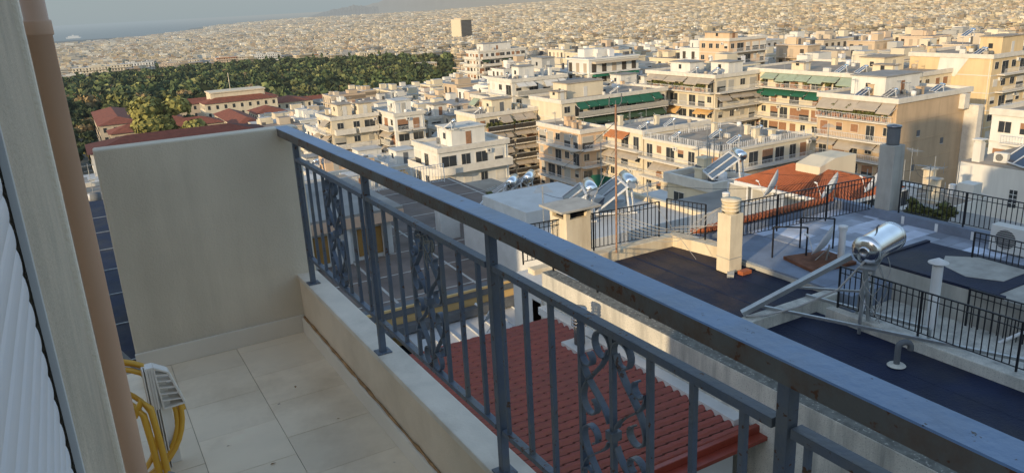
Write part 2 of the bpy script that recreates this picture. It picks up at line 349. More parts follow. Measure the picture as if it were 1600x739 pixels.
# ------------------------------------------------------------------ our balcony
FZ = -1.65
bal = thing('balcony', 'cream balcony with stone tiled floor, low kerb and solid end wall', 'balcony', (0.4, 3.0, FZ))
mb = MB(); mb.box(-0.07, 0.985, -1.2, 4.06, -1.86, FZ - 0.006); mb.build('slab', 'grout', bal)
mb = MB(); rr = random.Random(5); P = 0.318; gp = 0.0011
cols = [(0.868, 0.515, 3.517), (0.515, 0.197, 3.377), (0.197, -0.065, 3.517)]
for x1, x0, y0 in cols:
    k = -2
    while True:
        ya = y0 - k * P; yb = ya - P; k += 1
        if yb < -1.1: break
        ya = min(ya, 3.93)
        if yb < ya: mb.box(x0 + gp, x1 - gp, yb + gp, ya - gp, FZ - 0.006, FZ + rr.uniform(-0.0006, 0.0006))
mb.build('floor_tiles', 'marble', bal)
mb = MB(); mb.box(0.885, 0.985, -1.2, 3.93, -1.86, -1.352); mb.build('kerb', 'curb_render', bal, 0.004)
mb = MB(); mb.box(0.878, 0.988, -1.2, 3.935, -1.352, -1.328); mb.build('kerb_cap', 'curb_cap', bal, 0.003)
mb = MB(); mb.box(0.866, 0.884, -1.2, 3.91, FZ, FZ + 0.085); mb.box(0.05, 0.884, 3.912, 3.929, FZ, FZ + 0.095); mb.build('skirting', 'skirting', bal, 0.002)
mb = MB(); rr = random.Random(9)
pts = [(0.879, -1.2 + 5.1 * i / 90, FZ + 0.088 + rr.uniform(-0.003, 0.003)) for i in range(91)]
mb.tube(pts, [rr.uniform(0.003, 0.009) for _ in pts], 6, 0); mb.build('sealant_joint', 'rust_seam', bal)
mb = MB(); mb.box(0.055, 0.985, 3.93, 4.03, -1.86, -0.55); mb.build('end_wall', 'render_wall', bal, 0.008)

# railing
RX = 0.912
rl = thing('balcony_railing', 'blue grey painted wrought iron balcony railing with scroll ornaments', 'railing', (RX, 2.2, -1.328))
mb = MB()
ZT = [(-0.6, -0.553), (0.4, -0.553), (0.7, -0.550), (1.1, -0.545), (1.6, -0.537), (2.2, -0.540), (3.0, -0.546), (3.99, -0.550)]
def rail_z(y):
    for (a, za), (b, zb) in zip(ZT, ZT[1:]):
        if y <= b: return za + (zb - za) * (y - a) / (b - a)
    return ZT[-1][1]
yy_ = [-0.6 + 4.59 * i / 40 for i in range(41)]
TH = 0.040; rr = random.Random(6)
for y0, y1 in zip(yy_, yy_[1:]):
    za, zb = rail_z(y0), rail_z(y1); x0, x1, c = 0.878, 0.948, 0.0025
    mb.quad((x0 + c, y0, za), (x1 - c, y0, za), (x1 - c, y1, zb), (x0 + c, y1, zb), 0)
    mb.quad((x0, y0, za - c), (x0 + c, y0, za), (x0 + c, y1, zb), (x0, y1, zb - c), 0); mb.quad((x1 - c, y0, za), (x1, y0, za - c), (x1, y1, zb - c), (x1 - c, y1, zb), 0)
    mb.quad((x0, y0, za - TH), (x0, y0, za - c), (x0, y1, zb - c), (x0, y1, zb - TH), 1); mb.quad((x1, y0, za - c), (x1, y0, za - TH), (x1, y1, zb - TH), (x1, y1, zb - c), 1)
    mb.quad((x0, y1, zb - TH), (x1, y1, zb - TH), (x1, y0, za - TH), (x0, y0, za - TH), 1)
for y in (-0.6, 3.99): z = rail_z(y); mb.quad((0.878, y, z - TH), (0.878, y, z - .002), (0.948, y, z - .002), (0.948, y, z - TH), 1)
h = mb.build('handrail', ['rail_paint', 'rail_side'], rl)
posts = [3.74, 2.75, 1.75, 0.75, -0.25]
for y in posts:
    mb = MB(); mb.box(RX - 0.0125, RX + 0.0125, y - 0.0125, y + 0.0125, -1.328, rail_z(y) - 0.038); mb.box(RX - 0.03, RX + 0.03, y - 0.028, y + 0.028, -1.329, -1.323)
    mb.build('post', 'bar_paint', rl, 0.0015)
def spiral(cy, cz, r0, r1, a0, a1, n=18):
    return [(cy + (r0 + (r1 - r0) * i / n) * math.cos(a0 + (a1 - a0) * i / n), cz + (r0 + (r1 - r0) * i / n) * math.sin(a0 + (a1 - a0) * i / n)) for i in range(n + 1)]
def bez(p0, p1, p2, p3, n=12):
    return [tuple(p0[k] * (1 - t) ** 3 + 3 * p1[k] * t * (1 - t) ** 2 + 3 * p2[k] * t * t * (1 - t) + p3[k] * t ** 3 for k in (0, 1)) for t in [i / n for i in range(1, n)]]
def scroll(mb, yc, zt, zb):
    def put(c, s):
        mb.strip([(RX, yc + s * p[0], p[1]) for p in c], 0.017, 0.004, (1, 0, 0))
    zm = (zt + zb) / 2
    for s in (-1, 1):
        for f, z0 in ((1, zt), (-1, zb)):
            Z = lambda c: [(p[0], z0 - f * p[1]) for p in c]
            put(Z(spiral(0.034, 0.034, 0.030, 0.030, 2.7, 2.7 + 5.6)), s)
            a = spiral(0.090, 0.085, 0.012, 0.026, 4.4, 0.2)[::1]
            b = [(0.009, 0.235)]
            put(Z(a + bez(a[-1], (a[-1][0] - 0.006, a[-1][1] + 0.07), (0.018, 0.165), (0.009, 0.235))), s)
            c2 = spiral(0.078, 0.198, 0.036, 0.014, -0.35, 4.3)
            put(Z(bez((0.008, 0.02), (0.022, 0.10), (c2[0][0] - 0.012, c2[0][1] - 0.06), c2[0]) + c2), s)
    mb.box(RX - 0.014, RX + 0.014, yc - 0.012, yc + 0.012, zm - 0.011, zm + 0.011)
for k in range(4):
    ya, yb = posts[k], posts[k + 1]
    if k == 0: pass
    mb = MB(); mb.box(RX - 0.013, RX + 0.013, yb + 0.019, ya - 0.019, -0.692, -0.674); mb.build('upper_rail', 'bar_paint', rl, 0.001)
    mb = MB(); mb.box(RX - 0.011, RX + 0.011, yb + 0.019, ya - 0.019, -1.192, -1.176); mb.build('lower_rail', 'bar_paint', rl, 0.001)
    for i, yy in enumerate([ya - 0.045, ya - 0.17, ya - 0.29, ya - 0.415, ya - 0.535, ya - 0.66, ya - 0.785, ya - 0.91]):
        w = 0.0062 if i not in (0,) else 0.005
        mb = MB(); mb.box(RX - w, RX + w, yy - w, yy + w, -1.176, -0.692); mb.build('baluster', 'bar_paint', rl)
    mb = MB(); scroll(mb, ya - 0.535, -0.692, -1.176); mb.build('scroll_ornament', 'bar_paint', rl)
# a tangle of old string on the third panel's ornament
mb = MB(); rr = random.Random(21); p = Vector((RX - 0.01, 2.22, -0.72)); pts = [p.copy()]
for i in range(34):
    p = Vector((RX - 0.012 + rr.uniform(-0.012, 0.012), min(2.27, max(2.12, p.y + rr.uniform(-0.045, 0.045))), min(-0.70, max(-0.95, p.z + rr.uniform(-0.06, 0.052))))); pts.append(p.copy())
mb.tube(pts, 0.0013, 5); tag(mb.build('string', 'string'), 'tangle of old pale string caught on the railing scrollwork', 'string')

rr = random.Random(15)
for k, (x, y) in enumerate(((0.30, 2.95), (0.42, 2.72), (0.66, 3.3), (0.58, 2.45), (0.74, 2.9))):
    mb = MB(); a = rr.uniform(0, 6); l_ = 0.012; mb.add([(x - l_ * math.cos(a), y - l_ * math.sin(a), FZ + .002), (x + .004, y - .004, FZ + .006), (x + l_ * math.cos(a), y + l_ * math.sin(a), FZ + .003), (x - .005, y + .005, FZ + .005)], [(0, 1, 2, 3)]); tag(mb.build('dry_leaf', 'rust_seam'), 'tiny curled dry leaf on the stone floor tiles', 'leaf', 'dry leaves on the floor tiles')
# our building: facade pier, roller shutter, pipe
FX = -0.072
hb = thing('apartment_house', 'apartment house wall beside the balcony with rendered pier and shutter', 'apartment house', (-6, -6, -27))
mb = MB(); mb.box(-9.3, FX, -16, -1.0, -27, 3.0); mb.box(-9.3, FX, 1.03, 2.2, -27, 3.0); mb.box(-9.3, FX, -1.0, 1.03, -27, FZ - 0.02); mb.box(-9.3, FX, -1.0, 1.03, 0.75, 3.0); mb.box(-9.3, FX - 0.16, -1.0, 1.03, FZ - 0.02, 0.75)
mb.build('wall', 'pier', hb)
mb = MB(); mb.box(-9.25, FX - 0.05, -16, 2.15, 3.0, 3.1); mb.box(-8, -3, -10, -5, 3.1, 5.6); mb.build('roof', 'concrete', hb)
mb = MB(); mb.box(FX - 0.02, FX + 0.015, 2.19, 2.24, -1.9, 2.95); mb.build('corner_bead', 'bead', hb, 0.006)
sh = thing('roller_shutter', 'white roller shutter with curved slats, lowered beside the pier', 'roller shutter', (FX, 0.2, FZ))
mb = MB(); pitch = 0.031; prof = []; z = -1.6
while z < 0.55:
    for i in range(6):
        t = i / 6; prof.append((FX - 0.009 + 0.0020 * math.sin(math.pi * t) ** 0.6, z + pitch * t))
    z += pitch
vs = [(x, y, z) for (x, z) in prof for y in (-0.9, 0.975 + 0.012 * (1 if (z / 0.031) % 1 < 2 else 0))]
mb.add(vs, [(2 * i, 2 * i + 1, 2 * i + 3, 2 * i + 2) for i in range(len(prof) - 1)], 0); mb.build('slats', 'shutter', sh)
mb = MB(); mb.box(FX - 0.006, FX + 0.002, 1.008, 1.03, -1.64, 0.7); mb.build('guide_rail', 'guide', sh)
mb = MB(); mb.box(FX - 0.12, FX - 0.014, -0.95, 1.029, -1.64, 0.74); mb.build('recess_shade', 'black', sh)  # black solid paints the shade behind the slat ends
mb = MB(); pc = (-0.036, 2.75); mb.lathe((pc[0], pc[1], -1.649), [(0.034, 0), (0.034, 1.62), (0.038, 1.622), (0.039, 1.625), (0.039, 1.66), (0.038, 1.664), (0.033, 1.666), (0.032, 6.2)], 28)
tag(mb.build('drainpipe', 'pipe_brown'), 'tan brown vertical drainpipe at the end of the pier', 'drainpipe')
mb = MB(); mb.tube([(-0.03, 3.86, -1.2), (-0.03, 3.87, -1.42), (-0.015, 3.86, -1.50), (0.10, 3.70, -1.632), (0.105, 3.69, -1.636)], 0.014, 12)
tag(mb.build('waste_pipe', 'pipe_grey'), 'thin grey waste pipe bent down onto the balcony floor', 'pipe')
# white slotted plastic bracket
wp = thing('drying_rack', 'white plastic drying rack folded upright with slotted end', 'drying rack', (0.09, 3.0, FZ))
mb = MB()
mb.box(0.066, 0.102, 2.955, 2.972, FZ, -1.30)
for i in range(5): mb.box(0.028 + i * 0.0085, 0.0325 + i * 0.0085, 2.93, 2.975, FZ, -1.235)
mb.box(0.026, 0.07, 2.972, 2.978, FZ, -1.235); fr_ = mb.build('frame', 'white_plastic', wp, 0.0015); fr_.location.x += 0.02
mb = MB()
mb.prism([(0.040, 2.93), (0.066, 2.93), (0.066, 2.98), (0.040, 2.98)], -1.40, -1.228)
P_ = [(0.066, -1.232), (0.112, -1.262), (0.150, -1.40), (0.076, -1.405)]
for p, q in zip(P_, P_[1:] + P_[:1]): mb.obox((p[0], 2.955, p[1]), (q[0], 2.955, q[1]), 0.05, 0.007, 0, (0, 1, 0) if False else (0, 0, 1))
for i in range(5):
    t = (i + .7) / 5.6; xa = 0.070 + 0.006 * t; xb = 0.112 + 0.036 * t; z = -1.245 - 0.15 * t; mb.obox((xa, 2.955, z), (xb, 2.955, z - 0.008), 0.05, 0.005)
se_ = mb.build('slotted_end', 'white_plastic', wp, 0.001); se_.location.x += 0.02
# hose
hs = thing('garden_hose', 'coiled yellow garden hose with dark stripes behind the drainpipe', 'hose', (0, 2.75, FZ))
def hose_path(c, r, n, tilt, turns, ph=0, jr=0.012, seed=1):
    rr = random.Random(seed); out = []
    for i in range(int(n * turns) + 1):
        a = ph + 2 * math.pi * i / n; q = r + 0.015 * math.sin(a * 0.37 + seed)
        v = Vector((q * math.cos(a), 0.02 * math.sin(a * 0.23 + seed), q * math.sin(a)))
        v = Matrix.Rotation(tilt, 3, 'X') @ v; out.append(Vector(c) + v + Vector((0, 0.010 * i / n, 0)))
    return out
mb = MB(); ml = MB()
for c, r, tl, tn, sd_, rad_ in [((-0.085, 2.97, -1.45), 0.235, rad(-16), 2.3, 2, 0.0098), ((-0.13, 2.93, -1.47), 0.175, rad(-30), 1.6, 5, 0.0098)]:
    pth = hose_path(c, r, 40, tl, tn, seed=sd_); mb.tube(pth, rad_, 12)
    for off in (0.4, 2.6):
        o2 = []
        for i, p in enumerate(pth):
            t = (pth[min(i + 1, len(pth) - 1)] - pth[max(0, i - 1)]).normalized(); ctr = Vector(c); rd = (p - ctr); rd = (rd - t * rd.dot(t)).normalized(); bn = t.cross(rd)
            o2.append(p + (rd * math.cos(off) + bn * math.sin(off)) * (rad_ * 0.93))
        ml.tube(o2, 0.0016, 5)
for k, xx in enumerate((0.035, 0.062)):
    mb.tube([(xx, 2.86, -1.64), (xx - 0.004, 2.87, -1.5), (xx - 0.012, 2.875, -1.38 + 0.02 * k), (xx - 0.035, 2.88, -1.345 + 0.02 * k), (xx - 0.07, 2.88, -1.38)], 0.0125, 12)
mb.build('tube', 'hose', hs); ml.build('stripe', 'hose_line', hs)
mb = MB(); mb.tube([(0.035, 2.60, -1.60), (0.05, 2.62, -1.53), (0.07, 2.63, -1.50)], [0.016, 0.019, 0.012], 12); mb.tube([(0.05, 2.62, -1.53), (0.10, 2.60, -1.56)], 0.012, 10); mb.build('spray_nozzle', 'pipe_grey', hs)
# unseen blocks on the sunny side, added and shaped to cast shadows
def occluder_block(name, label, x0, x1, y0, y1, z1, wall='wall_beige', extras=()):
    zb = -30; t = thing(name, label, 'apartment block', ((x0 + x1) / 2, (y0 + y1) / 2, zb))
    mb = MB(); mb.box(x0, x1, y0, y1, zb, z1); mb.build('wall', wall, t)
    mb = MB(); mb.box(x0 - 0.3, x1 + 0.3, y0 - 0.3, y1 + 0.3, z1, z1 + 0.25)
    for e in extras: mb.box(*e)
    mb.build('roof', 'roof_grey', t)
    for fl in range(int((z1 - zb) / 3.1)):
        m2 = MB(); z = z1 - 2.9 - fl * 3.1
        yy = y0 + 1
        while yy < y1 - 2: m2.box(x1, x1 + 0.04, yy, yy + 1.3, z + 0.9, z + 2.3); yy += 2.8
        m2.build('window', 'glass', t)
    return t
# ------------------------------------------------------------------ neighbouring roofs
def bar_rail(name, label, pts, h=0.95, sp=0.12, br=0.008, pr=0.016, matk='iron', group=None, low=0.08, post_every=1.7):
    c = pts[0]; t = thing(name, label, 'railing', (c[0], c[1], c[2]), group=group)
    mb = MB(); mp = MB(); mr = MB()
    for a, b in zip(pts, pts[1:]):
        a = Vector(a); b = Vector(b); Ln = (b - a).length; n = max(1, int(Ln / sp))
        for i in range(n + 1):
            p = a + (b - a) * i / n; mb.obox(p + Vector((0, 0, low)), p + Vector((0, 0, h)), br * 2, br * 2)
        k = max(1, round(Ln / post_every))
        for i in range(k + 1):
            p = a + (b - a) * i / k; mp.obox(p, p + Vector((0, 0, h)), pr * 2, pr * 2)
        mr = MB(); mr.obox(a + Vector((0, 0, h)), b + Vector((0, 0, h)), 0.035, 0.022)
        mr.obox(a + Vector((0, 0, h - 0.13)), b + Vector((0, 0, h - 0.13)), 0.02, 0.014)
        mr.obox(a + Vector((0, 0, low)), b + Vector((0, 0, low)), 0.022, 0.014); mr.build('rails', matk, t)
    mb.build('bars', matk, t); mp.build('posts', matk, t); return t

# red corrugated tile-look roof
rt_ = thing('lean_to_roof', 'dark red corrugated tile panel roof below the balcony', 'roof', (5.5, 10.7, -30))
X0, X1, Y0, Y1, ZR = 1.35, 8.55, 7.72, 13.66, -6.78
mb = MB(); pit = 0.205; nw = int((Y1 - Y0) / pit); seg = 8; step = 0.24; nx = int((X1 - X0) / step)
def wave(t):  # t in 0..1 over one corrugation: high round rib and a narrow pan
    return 0.066 * (max(0.0, math.sin(math.pi * min(1, t / 0.72))) ** 0.75 if t < 0.72 else 0) - (0.006 if t >= 0.72 else 0)
ys = []
for i in range(nw):
    for j in range(seg): ys.append((Y0 + (i + j / seg) * pit, wave(j / seg)))
ys.append((Y0 + nw * pit, wave(0)))
vs = []; fs = []; rows = []
for i in range(nx):
    rows.append((X0 + i * step, 0.020)); rows.append((X0 + (i + 1) * step - 0.001, 0.0))
for x, dz in rows:
    for y, wz in ys: vs.append((x, y, ZR + wz + dz + (X1 - x) * 0.012))
ny = len(ys)
for i in range(len(rows) - 1):
    for j in range(ny - 1): fs.append((i * ny + j, i * ny + j + 1, (i + 1) * ny + j + 1, (i + 1) * ny + j)[::-1])
mb.add(vs, fs, 0, True)
mb.m = [1 if (k % (ny - 1)) % seg >= 6 else 0 for k in range(len(fs))]  # pans get the darker red, painting shade into the grooves
o = mb.build('corrugated_tiles', ['rooftile_red', 'roof_red_shaded'], rt_)
mb = MB(); mb.box(X0, X1 + 0.12, Y0 - 0.13, Y0 - 0.04, ZR - 0.05, ZR + 0.10); mb.box(X0, X1 + 0.1, Y0 - 0.3, Y0 - 0.13, ZR - 0.09, ZR - 0.02); mb.build('fascia', 'rooftile_red', rt_, 0.01)
mb = MB(); mb.box(1.2, 8.2, 7.75, 13.4, -30, ZR - 0.1); mb.build('wall', 'white_wash', rt_)
mb = MB(); mb.box(8.35, 8.78, 7.9, 13.9, ZR - 0.05, ZR + 0.12); mb.build('flashing', 'white_wash', rt_)
# vent turbine on the far edge
vt = thing('roof_vent', 'round grey ribbed vent at the far edge of the red roof', 'roof vent', (8.0, 11.75, -6.65))
mb = MB(); mb.lathe((8.0, 11.75, -6.65), [(0.0, 0), (0.11, 0), (0.11, .42)], 18); mb.build('pipe', 'gutter_grey', vt)
mb = MB()
for i in range(5): mb.lathe((8.0, 11.75, -6.25 + i * 0.07), [(0.12, 0), (0.165, 0.012), (0.165, 0.03), (0.12, 0.045)], 20)
mb.lathe((8.0, 11.75, -5.9), [(0.17, 0), (0.15, 0.03), (0, 0.06)], 20); mb.build('cowl', 'steel_dark', vt)
mb = MB(); mb.box(7.75, 8.3, 11.45, 12.05, -6.74, -6.66); mb.build('base', 'white_wash', vt)

# building with the black tar roofs and the paved terrace
nb = thing('neighbour_house', 'neighbouring house with black tar roofs, stained parapet and paved terrace', 'house', (14, 9, -30))
mb = MB(); mb.box(8.62, 19.3, -6, 14.6, -30, -6.75); mb.build('body', 'old_wall', nb)
mb = MB()
mb.box(8.6, 8.93, -6, 14.1, -7.6, -5.94); mb.build('parapet', 'old_wall', nb, 0.01)
mb = MB(); mb.box(8.61, 8.925, -6, 14.09, -5.94, -5.93); mb.build('parapet_top', 'old_wall_top', nb)
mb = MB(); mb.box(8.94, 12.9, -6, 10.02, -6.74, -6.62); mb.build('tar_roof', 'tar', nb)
mb = MB(); mb.box(8.94, 13.62, 10.32, 15.0, -6.74, -6.50); mb.build('tar_roof', 'tar_sun_tint', nb)
mb = MB(); mb.box(8.94, 13.62, 10.02, 10.32, -7.0, -6.36); mb.build('dividing_kerb', 'old_wall', nb, 0.02)
mb = MB()
for i in range(4): mb.box(9.9 + i * 1.0, 9.97 + i * 1.0, 10.35, 14.95, -6.5, -6.4965)
for i in range(3): mb.box(9.9 + i * 1.0, 9.97 + i * 1.0, -5.9, 10.0, -6.62, -6.6165)
mb.build('membrane_seams', 'tar', nb)
mb = MB(); mb.box(8.94, 13.5, 15.0, 15.3, -7.2, -6.22)
mb.prism([(13.5, 15.3), (13.3, 15.0), (13.55, 13.4), (13.85, 13.4), (13.8, 15.3)], -7, -6.2)
mb.build('kerb', 'cream_stucco', nb, 0.02)
mb = MB(); mb.box(12.8, 13.02, -2, 9.72, -6.74, -6.40); mb.build('terrace_kerb', 'old_wall', nb, 0.02)
# cement fillet
mb = MB(); mb.obox((12.75, 12.35, -6.47), (13.7, 13.2, -6.44), 0.16, 0.08); mb.obox((13.66, 10.3, -6.44), (13.66, 14.2, -6.44), 0.14, 0.10); mb.build('cement_fillet', 'concrete', nb)
# paved terrace: slabs of uneven grey
mb = MB(); rr = random.Random(12)
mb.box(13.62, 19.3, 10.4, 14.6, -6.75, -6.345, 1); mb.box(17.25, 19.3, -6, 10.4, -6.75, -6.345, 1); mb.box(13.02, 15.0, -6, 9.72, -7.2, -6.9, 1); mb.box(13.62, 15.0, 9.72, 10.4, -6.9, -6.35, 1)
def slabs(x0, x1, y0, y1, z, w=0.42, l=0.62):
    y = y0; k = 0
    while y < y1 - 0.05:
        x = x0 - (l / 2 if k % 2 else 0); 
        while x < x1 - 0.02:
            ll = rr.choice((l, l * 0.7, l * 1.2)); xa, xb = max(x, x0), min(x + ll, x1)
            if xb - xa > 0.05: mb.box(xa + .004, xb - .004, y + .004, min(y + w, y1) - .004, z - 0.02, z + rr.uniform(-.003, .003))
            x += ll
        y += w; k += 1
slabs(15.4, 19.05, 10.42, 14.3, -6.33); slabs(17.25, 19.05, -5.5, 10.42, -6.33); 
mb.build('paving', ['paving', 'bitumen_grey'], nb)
# raised block with black top
mb = MB(); mb.box(15.0, 17.2, 6.0, 10.4, -6.98, -6.02); mb.build('raised_block', 'concrete', nb, 0.02)
mb = MB(); mb.box(15.03, 17.17, 7.6, 10.37, -6.02, -6.0); mb.box(15.0, 17.2, 10.3, 10.4, -6.02, -5.96); mb.box(15.0, 15.08, 7.4, 10.4, -6.02, -5.96); mb.build('block_felt', 'tar', nb)
for i in range(4):
    mb = MB(); mb.box(15.0, 16.9, 4.4 + i * 0.35, 4.75 + i * 0.35, -6.98, -6.85 + i * 0.19); mb.build('step', 'concrete', nb, 0.01)
mb = MB(); mb.prism([(15.9, 7.9), (16.9, 7.9), (16.95, 9.0), (16.5, 9.5), (15.9, 9.2), (15.6, 8.5)], -5.999, -5.99); mb.build('cement_patch', 'concrete', nb)
mb = MB(); mb.box(19.05, 19.3, -6, 14.6, -6.4, -6.08); mb.box(13.62, 19.3, 14.35, 14.6, -6.4, -6.15); mb.build('terrace_parapet', 'bitumen_grey', nb, 0.01)
for i in range(6):
    mb = MB(); mb.box(19.035, 19.06, 12.2 - i * 0.95, 12.28 - i * 0.95, -6.33, -6.12); mb.build('downpipe_stub', 'white_metal', nb)
# coping of red tiles under the side railing
mb = MB()
for i in range(34):
    x = 13.9 + i * 0.15
    for j, (yy, zz) in enumerate(((14.36, -6.02), (14.62, -6.10))):
        mb.tube([(x, yy + 0.28, zz - 0.06), (x, yy, zz)], [0.075, 0.06], 8, 0)
tag(mb.build('tile_coping', 'terracotta'), 'strip of half round red tiles along the terrace parapet', 'tile coping')
bar_rail('terrace_railing', 'black railing on the far side of the terrace facing the white wall', [(19.15, 12.45, -6.08), (19.15, 0, -6.08)], h=0.9)
bar_rail('terrace_railing', 'black railing above the red tile coping at the terrace side', [(19.1, 13.25, -6.2), (13.95, 13.75, -6.2)], h=1.0)
bar_rail('roof_railing', 'black railing between the sunken black roof and the raised block', [(12.95, 9.55, -6.38), (12.95, -1, -6.38)], h=0.9)
bar_rail('stair_railing', 'black railing beside the steps at the right of the raised block', [(16.85, 9.1, -6.02), (16.85, 3, -6.02)], h=0.62)
bar_rail('stair_railing', 'black railing standing low between the steps and the roof kerb', [(14.9, 8.0, -6.9), (14.9, 3, -6.9)], h=0.95)
bar_rail('parapet_railing', 'thin black railing along the top of the stained parapet', [(8.86, 14.0, -5.93), (8.86, -3, -5.93)], h=0.42, sp=0.11, br=0.006)
bar_rail('roof_railing', 'dark railing at the far end of the lit black roof', [(9.0, 15.6, -6.25), (13.0, 15.2, -6.25)], h=1.0)
bar_rail('roof_railing', 'dark railing joining the cream chimney and the terrace', [(13.35, 15.3, -6.2), (13.7, 14.2, -6.2)], h=0.95)
for k, (x, y) in enumerate(((14.25, 12.45), (15.35, 12.55))):
    mb = MB(); mb.obox((x, y, -6.34), (x, y, -5.55), 0.03, 0.03); mb.obox((x, y, -5.55), (x + 0.55, y - 0.55, -5.55), 0.03, 0.03); mb.obox((x + 0.55, y - 0.55, -5.55), (x + 0.55, y - 0.55, -6.34), 0.03, 0.03)
    tag(mb.build('pipe_hoop', 'iron'), ['black square hoop of bar beside the white pole', 'black square hoop of bar farther from the white pole'][k], 'hoop')
# chimneys
def chimney(name, label, x, y, z0, z1, w, wall='cream_stucco', cap=None, rot=0):
    t = thing(name, label, 'chimney', (x, y, z0), rot)
    mb = MB(); mb.box(-w / 2, w / 2, -w / 2, w / 2, 0, z1 - z0); mb.build('stack', wall, t, 0.012, world=False); return t
ch = chimney('chimney', 'cream rendered chimney with round ribbed cap on the black roof', 13.1, 12.75, -6.6, -5.05, 0.42)
mb = MB(); mb.box(-0.25, 0.25, -0.25, 0.25, 0, 0.10); mb.build('footing', 'cream_stucco', ch, world=False)
mb = MB()
mb.lathe((0, 0, 1.55), [(0.0, 0), (0.20, 0), (0.20, 0.02)], 24)
for i in range(3): mb.lathe((0, 0, 1.60 + i * 0.085), [(0.15, -0.04), (0.15, 0.0), (0.215, 0.01), (0.215, 0.045), (0.15, 0.05)], 24)
mb.lathe((0, 0, 1.845), [(0.15, -0.02), (0.235, 0), (0.235, 0.04), (0, 0.06)], 24); mb.build('cap', 'cream_stucco', ch, world=False)
mb = MB(); mb.box(-0.216, 0.216, -0.216, 0.216, 0.46, 0.48); mb.build('strap', 'concrete', ch, world=False)
ch = chimney('chimney', 'cream chimney with flat slab lid on short legs, beside the handrail', 10.4, 15.55, -7.2, -5.22, 0.74)
mb = MB(); mb.box(-0.60, 0.60, -0.52, 0.52, 2.20, 2.26); mb.build('lid', 'concrete', ch, 0.01, world=False)
mb = MB()
for sx in (-0.31, 0.31):
    for sy in (-0.31, 0.31): mb.box(sx - 0.06, sx + 0.06, sy - 0.06, sy + 0.06, 1.98, 2.20)
mb.box(-0.25, 0.25, -0.25, 0.25, 1.98, 2.12, 1); mb.build('lid_legs', ['cream_stucco', 'black'], ch, world=False)
ch = chimney('chimney', 'tall grey concrete chimney with dark ribbed flue at the terrace edge', 19.35, 12.95, -6.4, -4.28, 0.46, 'concrete')
mb = MB(); mb.lathe((0, 0, 2.12), [(0.0, 0), (0.165, 0), (0.165, 0.04)] + [(0.165 + 0.008 * (i % 2), 0.05 + i * 0.03) for i in range(14)] + [(0.165, 0.48)], 24); mb.build('flue', 'gutter_grey', ch, world=False)
mb = MB(); mb.lathe((0, 0, 2.60), [(0.0, 0), (0.195, 0), (0.195, 0.05), (0, 0.08)], 24); mb.build('cap', 'steel_dark', ch, world=False)
def vent_pole(label, x, y, z0, z1, r, capr=None, kind='flat'):
    t = thing('vent_pipe', label, 'vent pipe', (x, y, z0)); h = z1 - z0
    mb = MB(); mb.lathe((0, 0, 0), [(r, 0), (r, h)], 18); mb.build('pipe', 'white_metal', t, world=False)
    mb = MB(); c = capr or r * 1.3
    if kind == 'cone': mb.lathe((0, 0, h), [(r * 0.8, 0), (r * 0.8, 0.05), (c, 0.05), (c, 0.065), (0.0, 0.16)], 20)
    else: mb.lathe((0, 0, h), [(c, -0.02), (c, 0.05), (c * 1.05, 0.055), (c * 1.05, 0.085), (0, 0.1)], 20)
    mb.build('cap', 'white_metal', t, world=False); return t
vent_pole('white vent pipe with low round cap behind the solar tank', 15.3, 11.3, -6.34, -5.55, 0.08)
vent_pole('white vent pipe with conical cap in front of the raised block', 14.3, 8.35, -6.9, -5.42, 0.10, 0.19, 'cone')
vent_pole('plain white vent pipe standing on the tile coping', 14.3, 14.1, -6.3, -5.1, 0.075)
# gooseneck vent
gv = thing('gooseneck_vent', 'dark gooseneck vent pipe on the sunken black roof', 'vent', (12.0, 7.55, -6.6))
mb = MB(); mb.lathe((0, 0, 0), [(0.16, 0), (0.14, 0.02), (0.06, 0.03), (0.05, 0.04)], 18); mb.build('flange', 'old_wall', gv, world=False)
mb = MB(); pp = [(0, 0, 0), (0, 0, 0.36)] + [(0.09 - 0.09 * math.cos(a), -0.06 * (1 - math.cos(a)), 0.36 + 0.09 * math.sin(a)) for a in [0.4, 0.9, 1.4, 1.9, 2.4, 2.9]] + [(0.18, -0.12, 0.30)]
mb.tube(pp, 0.055, 12); mb.build('pipe', 'gutter_grey', gv, world=False)
mb = MB(); mb.box(13.05, 13.35, 12.25, 12.42, -6.495, -6.40); tag(mb.build('brick', 'terracotta', bevel=0.01), 'single red brick lying at the foot of the cream chimney', 'brick')
# solar water heater in front
sw = thing('solar_water_heater', 'large chrome solar water tank on galvanised stand over the black roof', 'solar heater', (12.9, 8.9, -6.6))
A = Vector((12.55, 8.74, -4.86)); B = Vector((13.58, 8.92, -4.80)); d = (B - A).normalized(); Ln = (B - A).length
mb = MB(); mb.lathe(A, [(0.0, -0.05), (0.10, -0.055), (0.20, -0.03), (0.29, 0.02), (0.272, 0.06)], 36, 1, d); mb.lathe(A, [(0.272, 0.06), (0.272, Ln - 0.06)], 36, 0, d)
mb.lathe(A, [(0.272, Ln - 0.06), (0.29, Ln - 0.02), (0.18, Ln + 0.04), (0, Ln + 0.06)], 36, 1, d)
for zz in (0.06, Ln - 0.07): mb.lathe(A, [(0.272, zz), (0.279, zz + 0.004), (0.279, zz + 0.016), (0.272, zz + 0.02)], 36, 0, d)
mb.build('tank', ['steel', 'steel'], sw)
mb = MB(); mb.lathe(A, [(0.085, -0.10), (0.10, -0.10), (0.105, -0.04)], 24, 0, d); mb.lathe(A, [(0.0, -0.072), (0.085, -0.075), (0.085, -0.10)], 20, 1, d); mb.build('flange', ['steel', 'steel_dark'], sw)
mb = MB(); q = A + d * 0.38 + Vector((0, 0, 0.27)); mb.obox(q, q + Vector((0, 0, 0.10)), 0.025, 0.025); mb.obox(q + Vector((0, 0, 0.10)), q + Vector((0.05, 0, 0.13)), 0.02, 0.02); mb.build('safety_valve', 'steel_dark', sw)
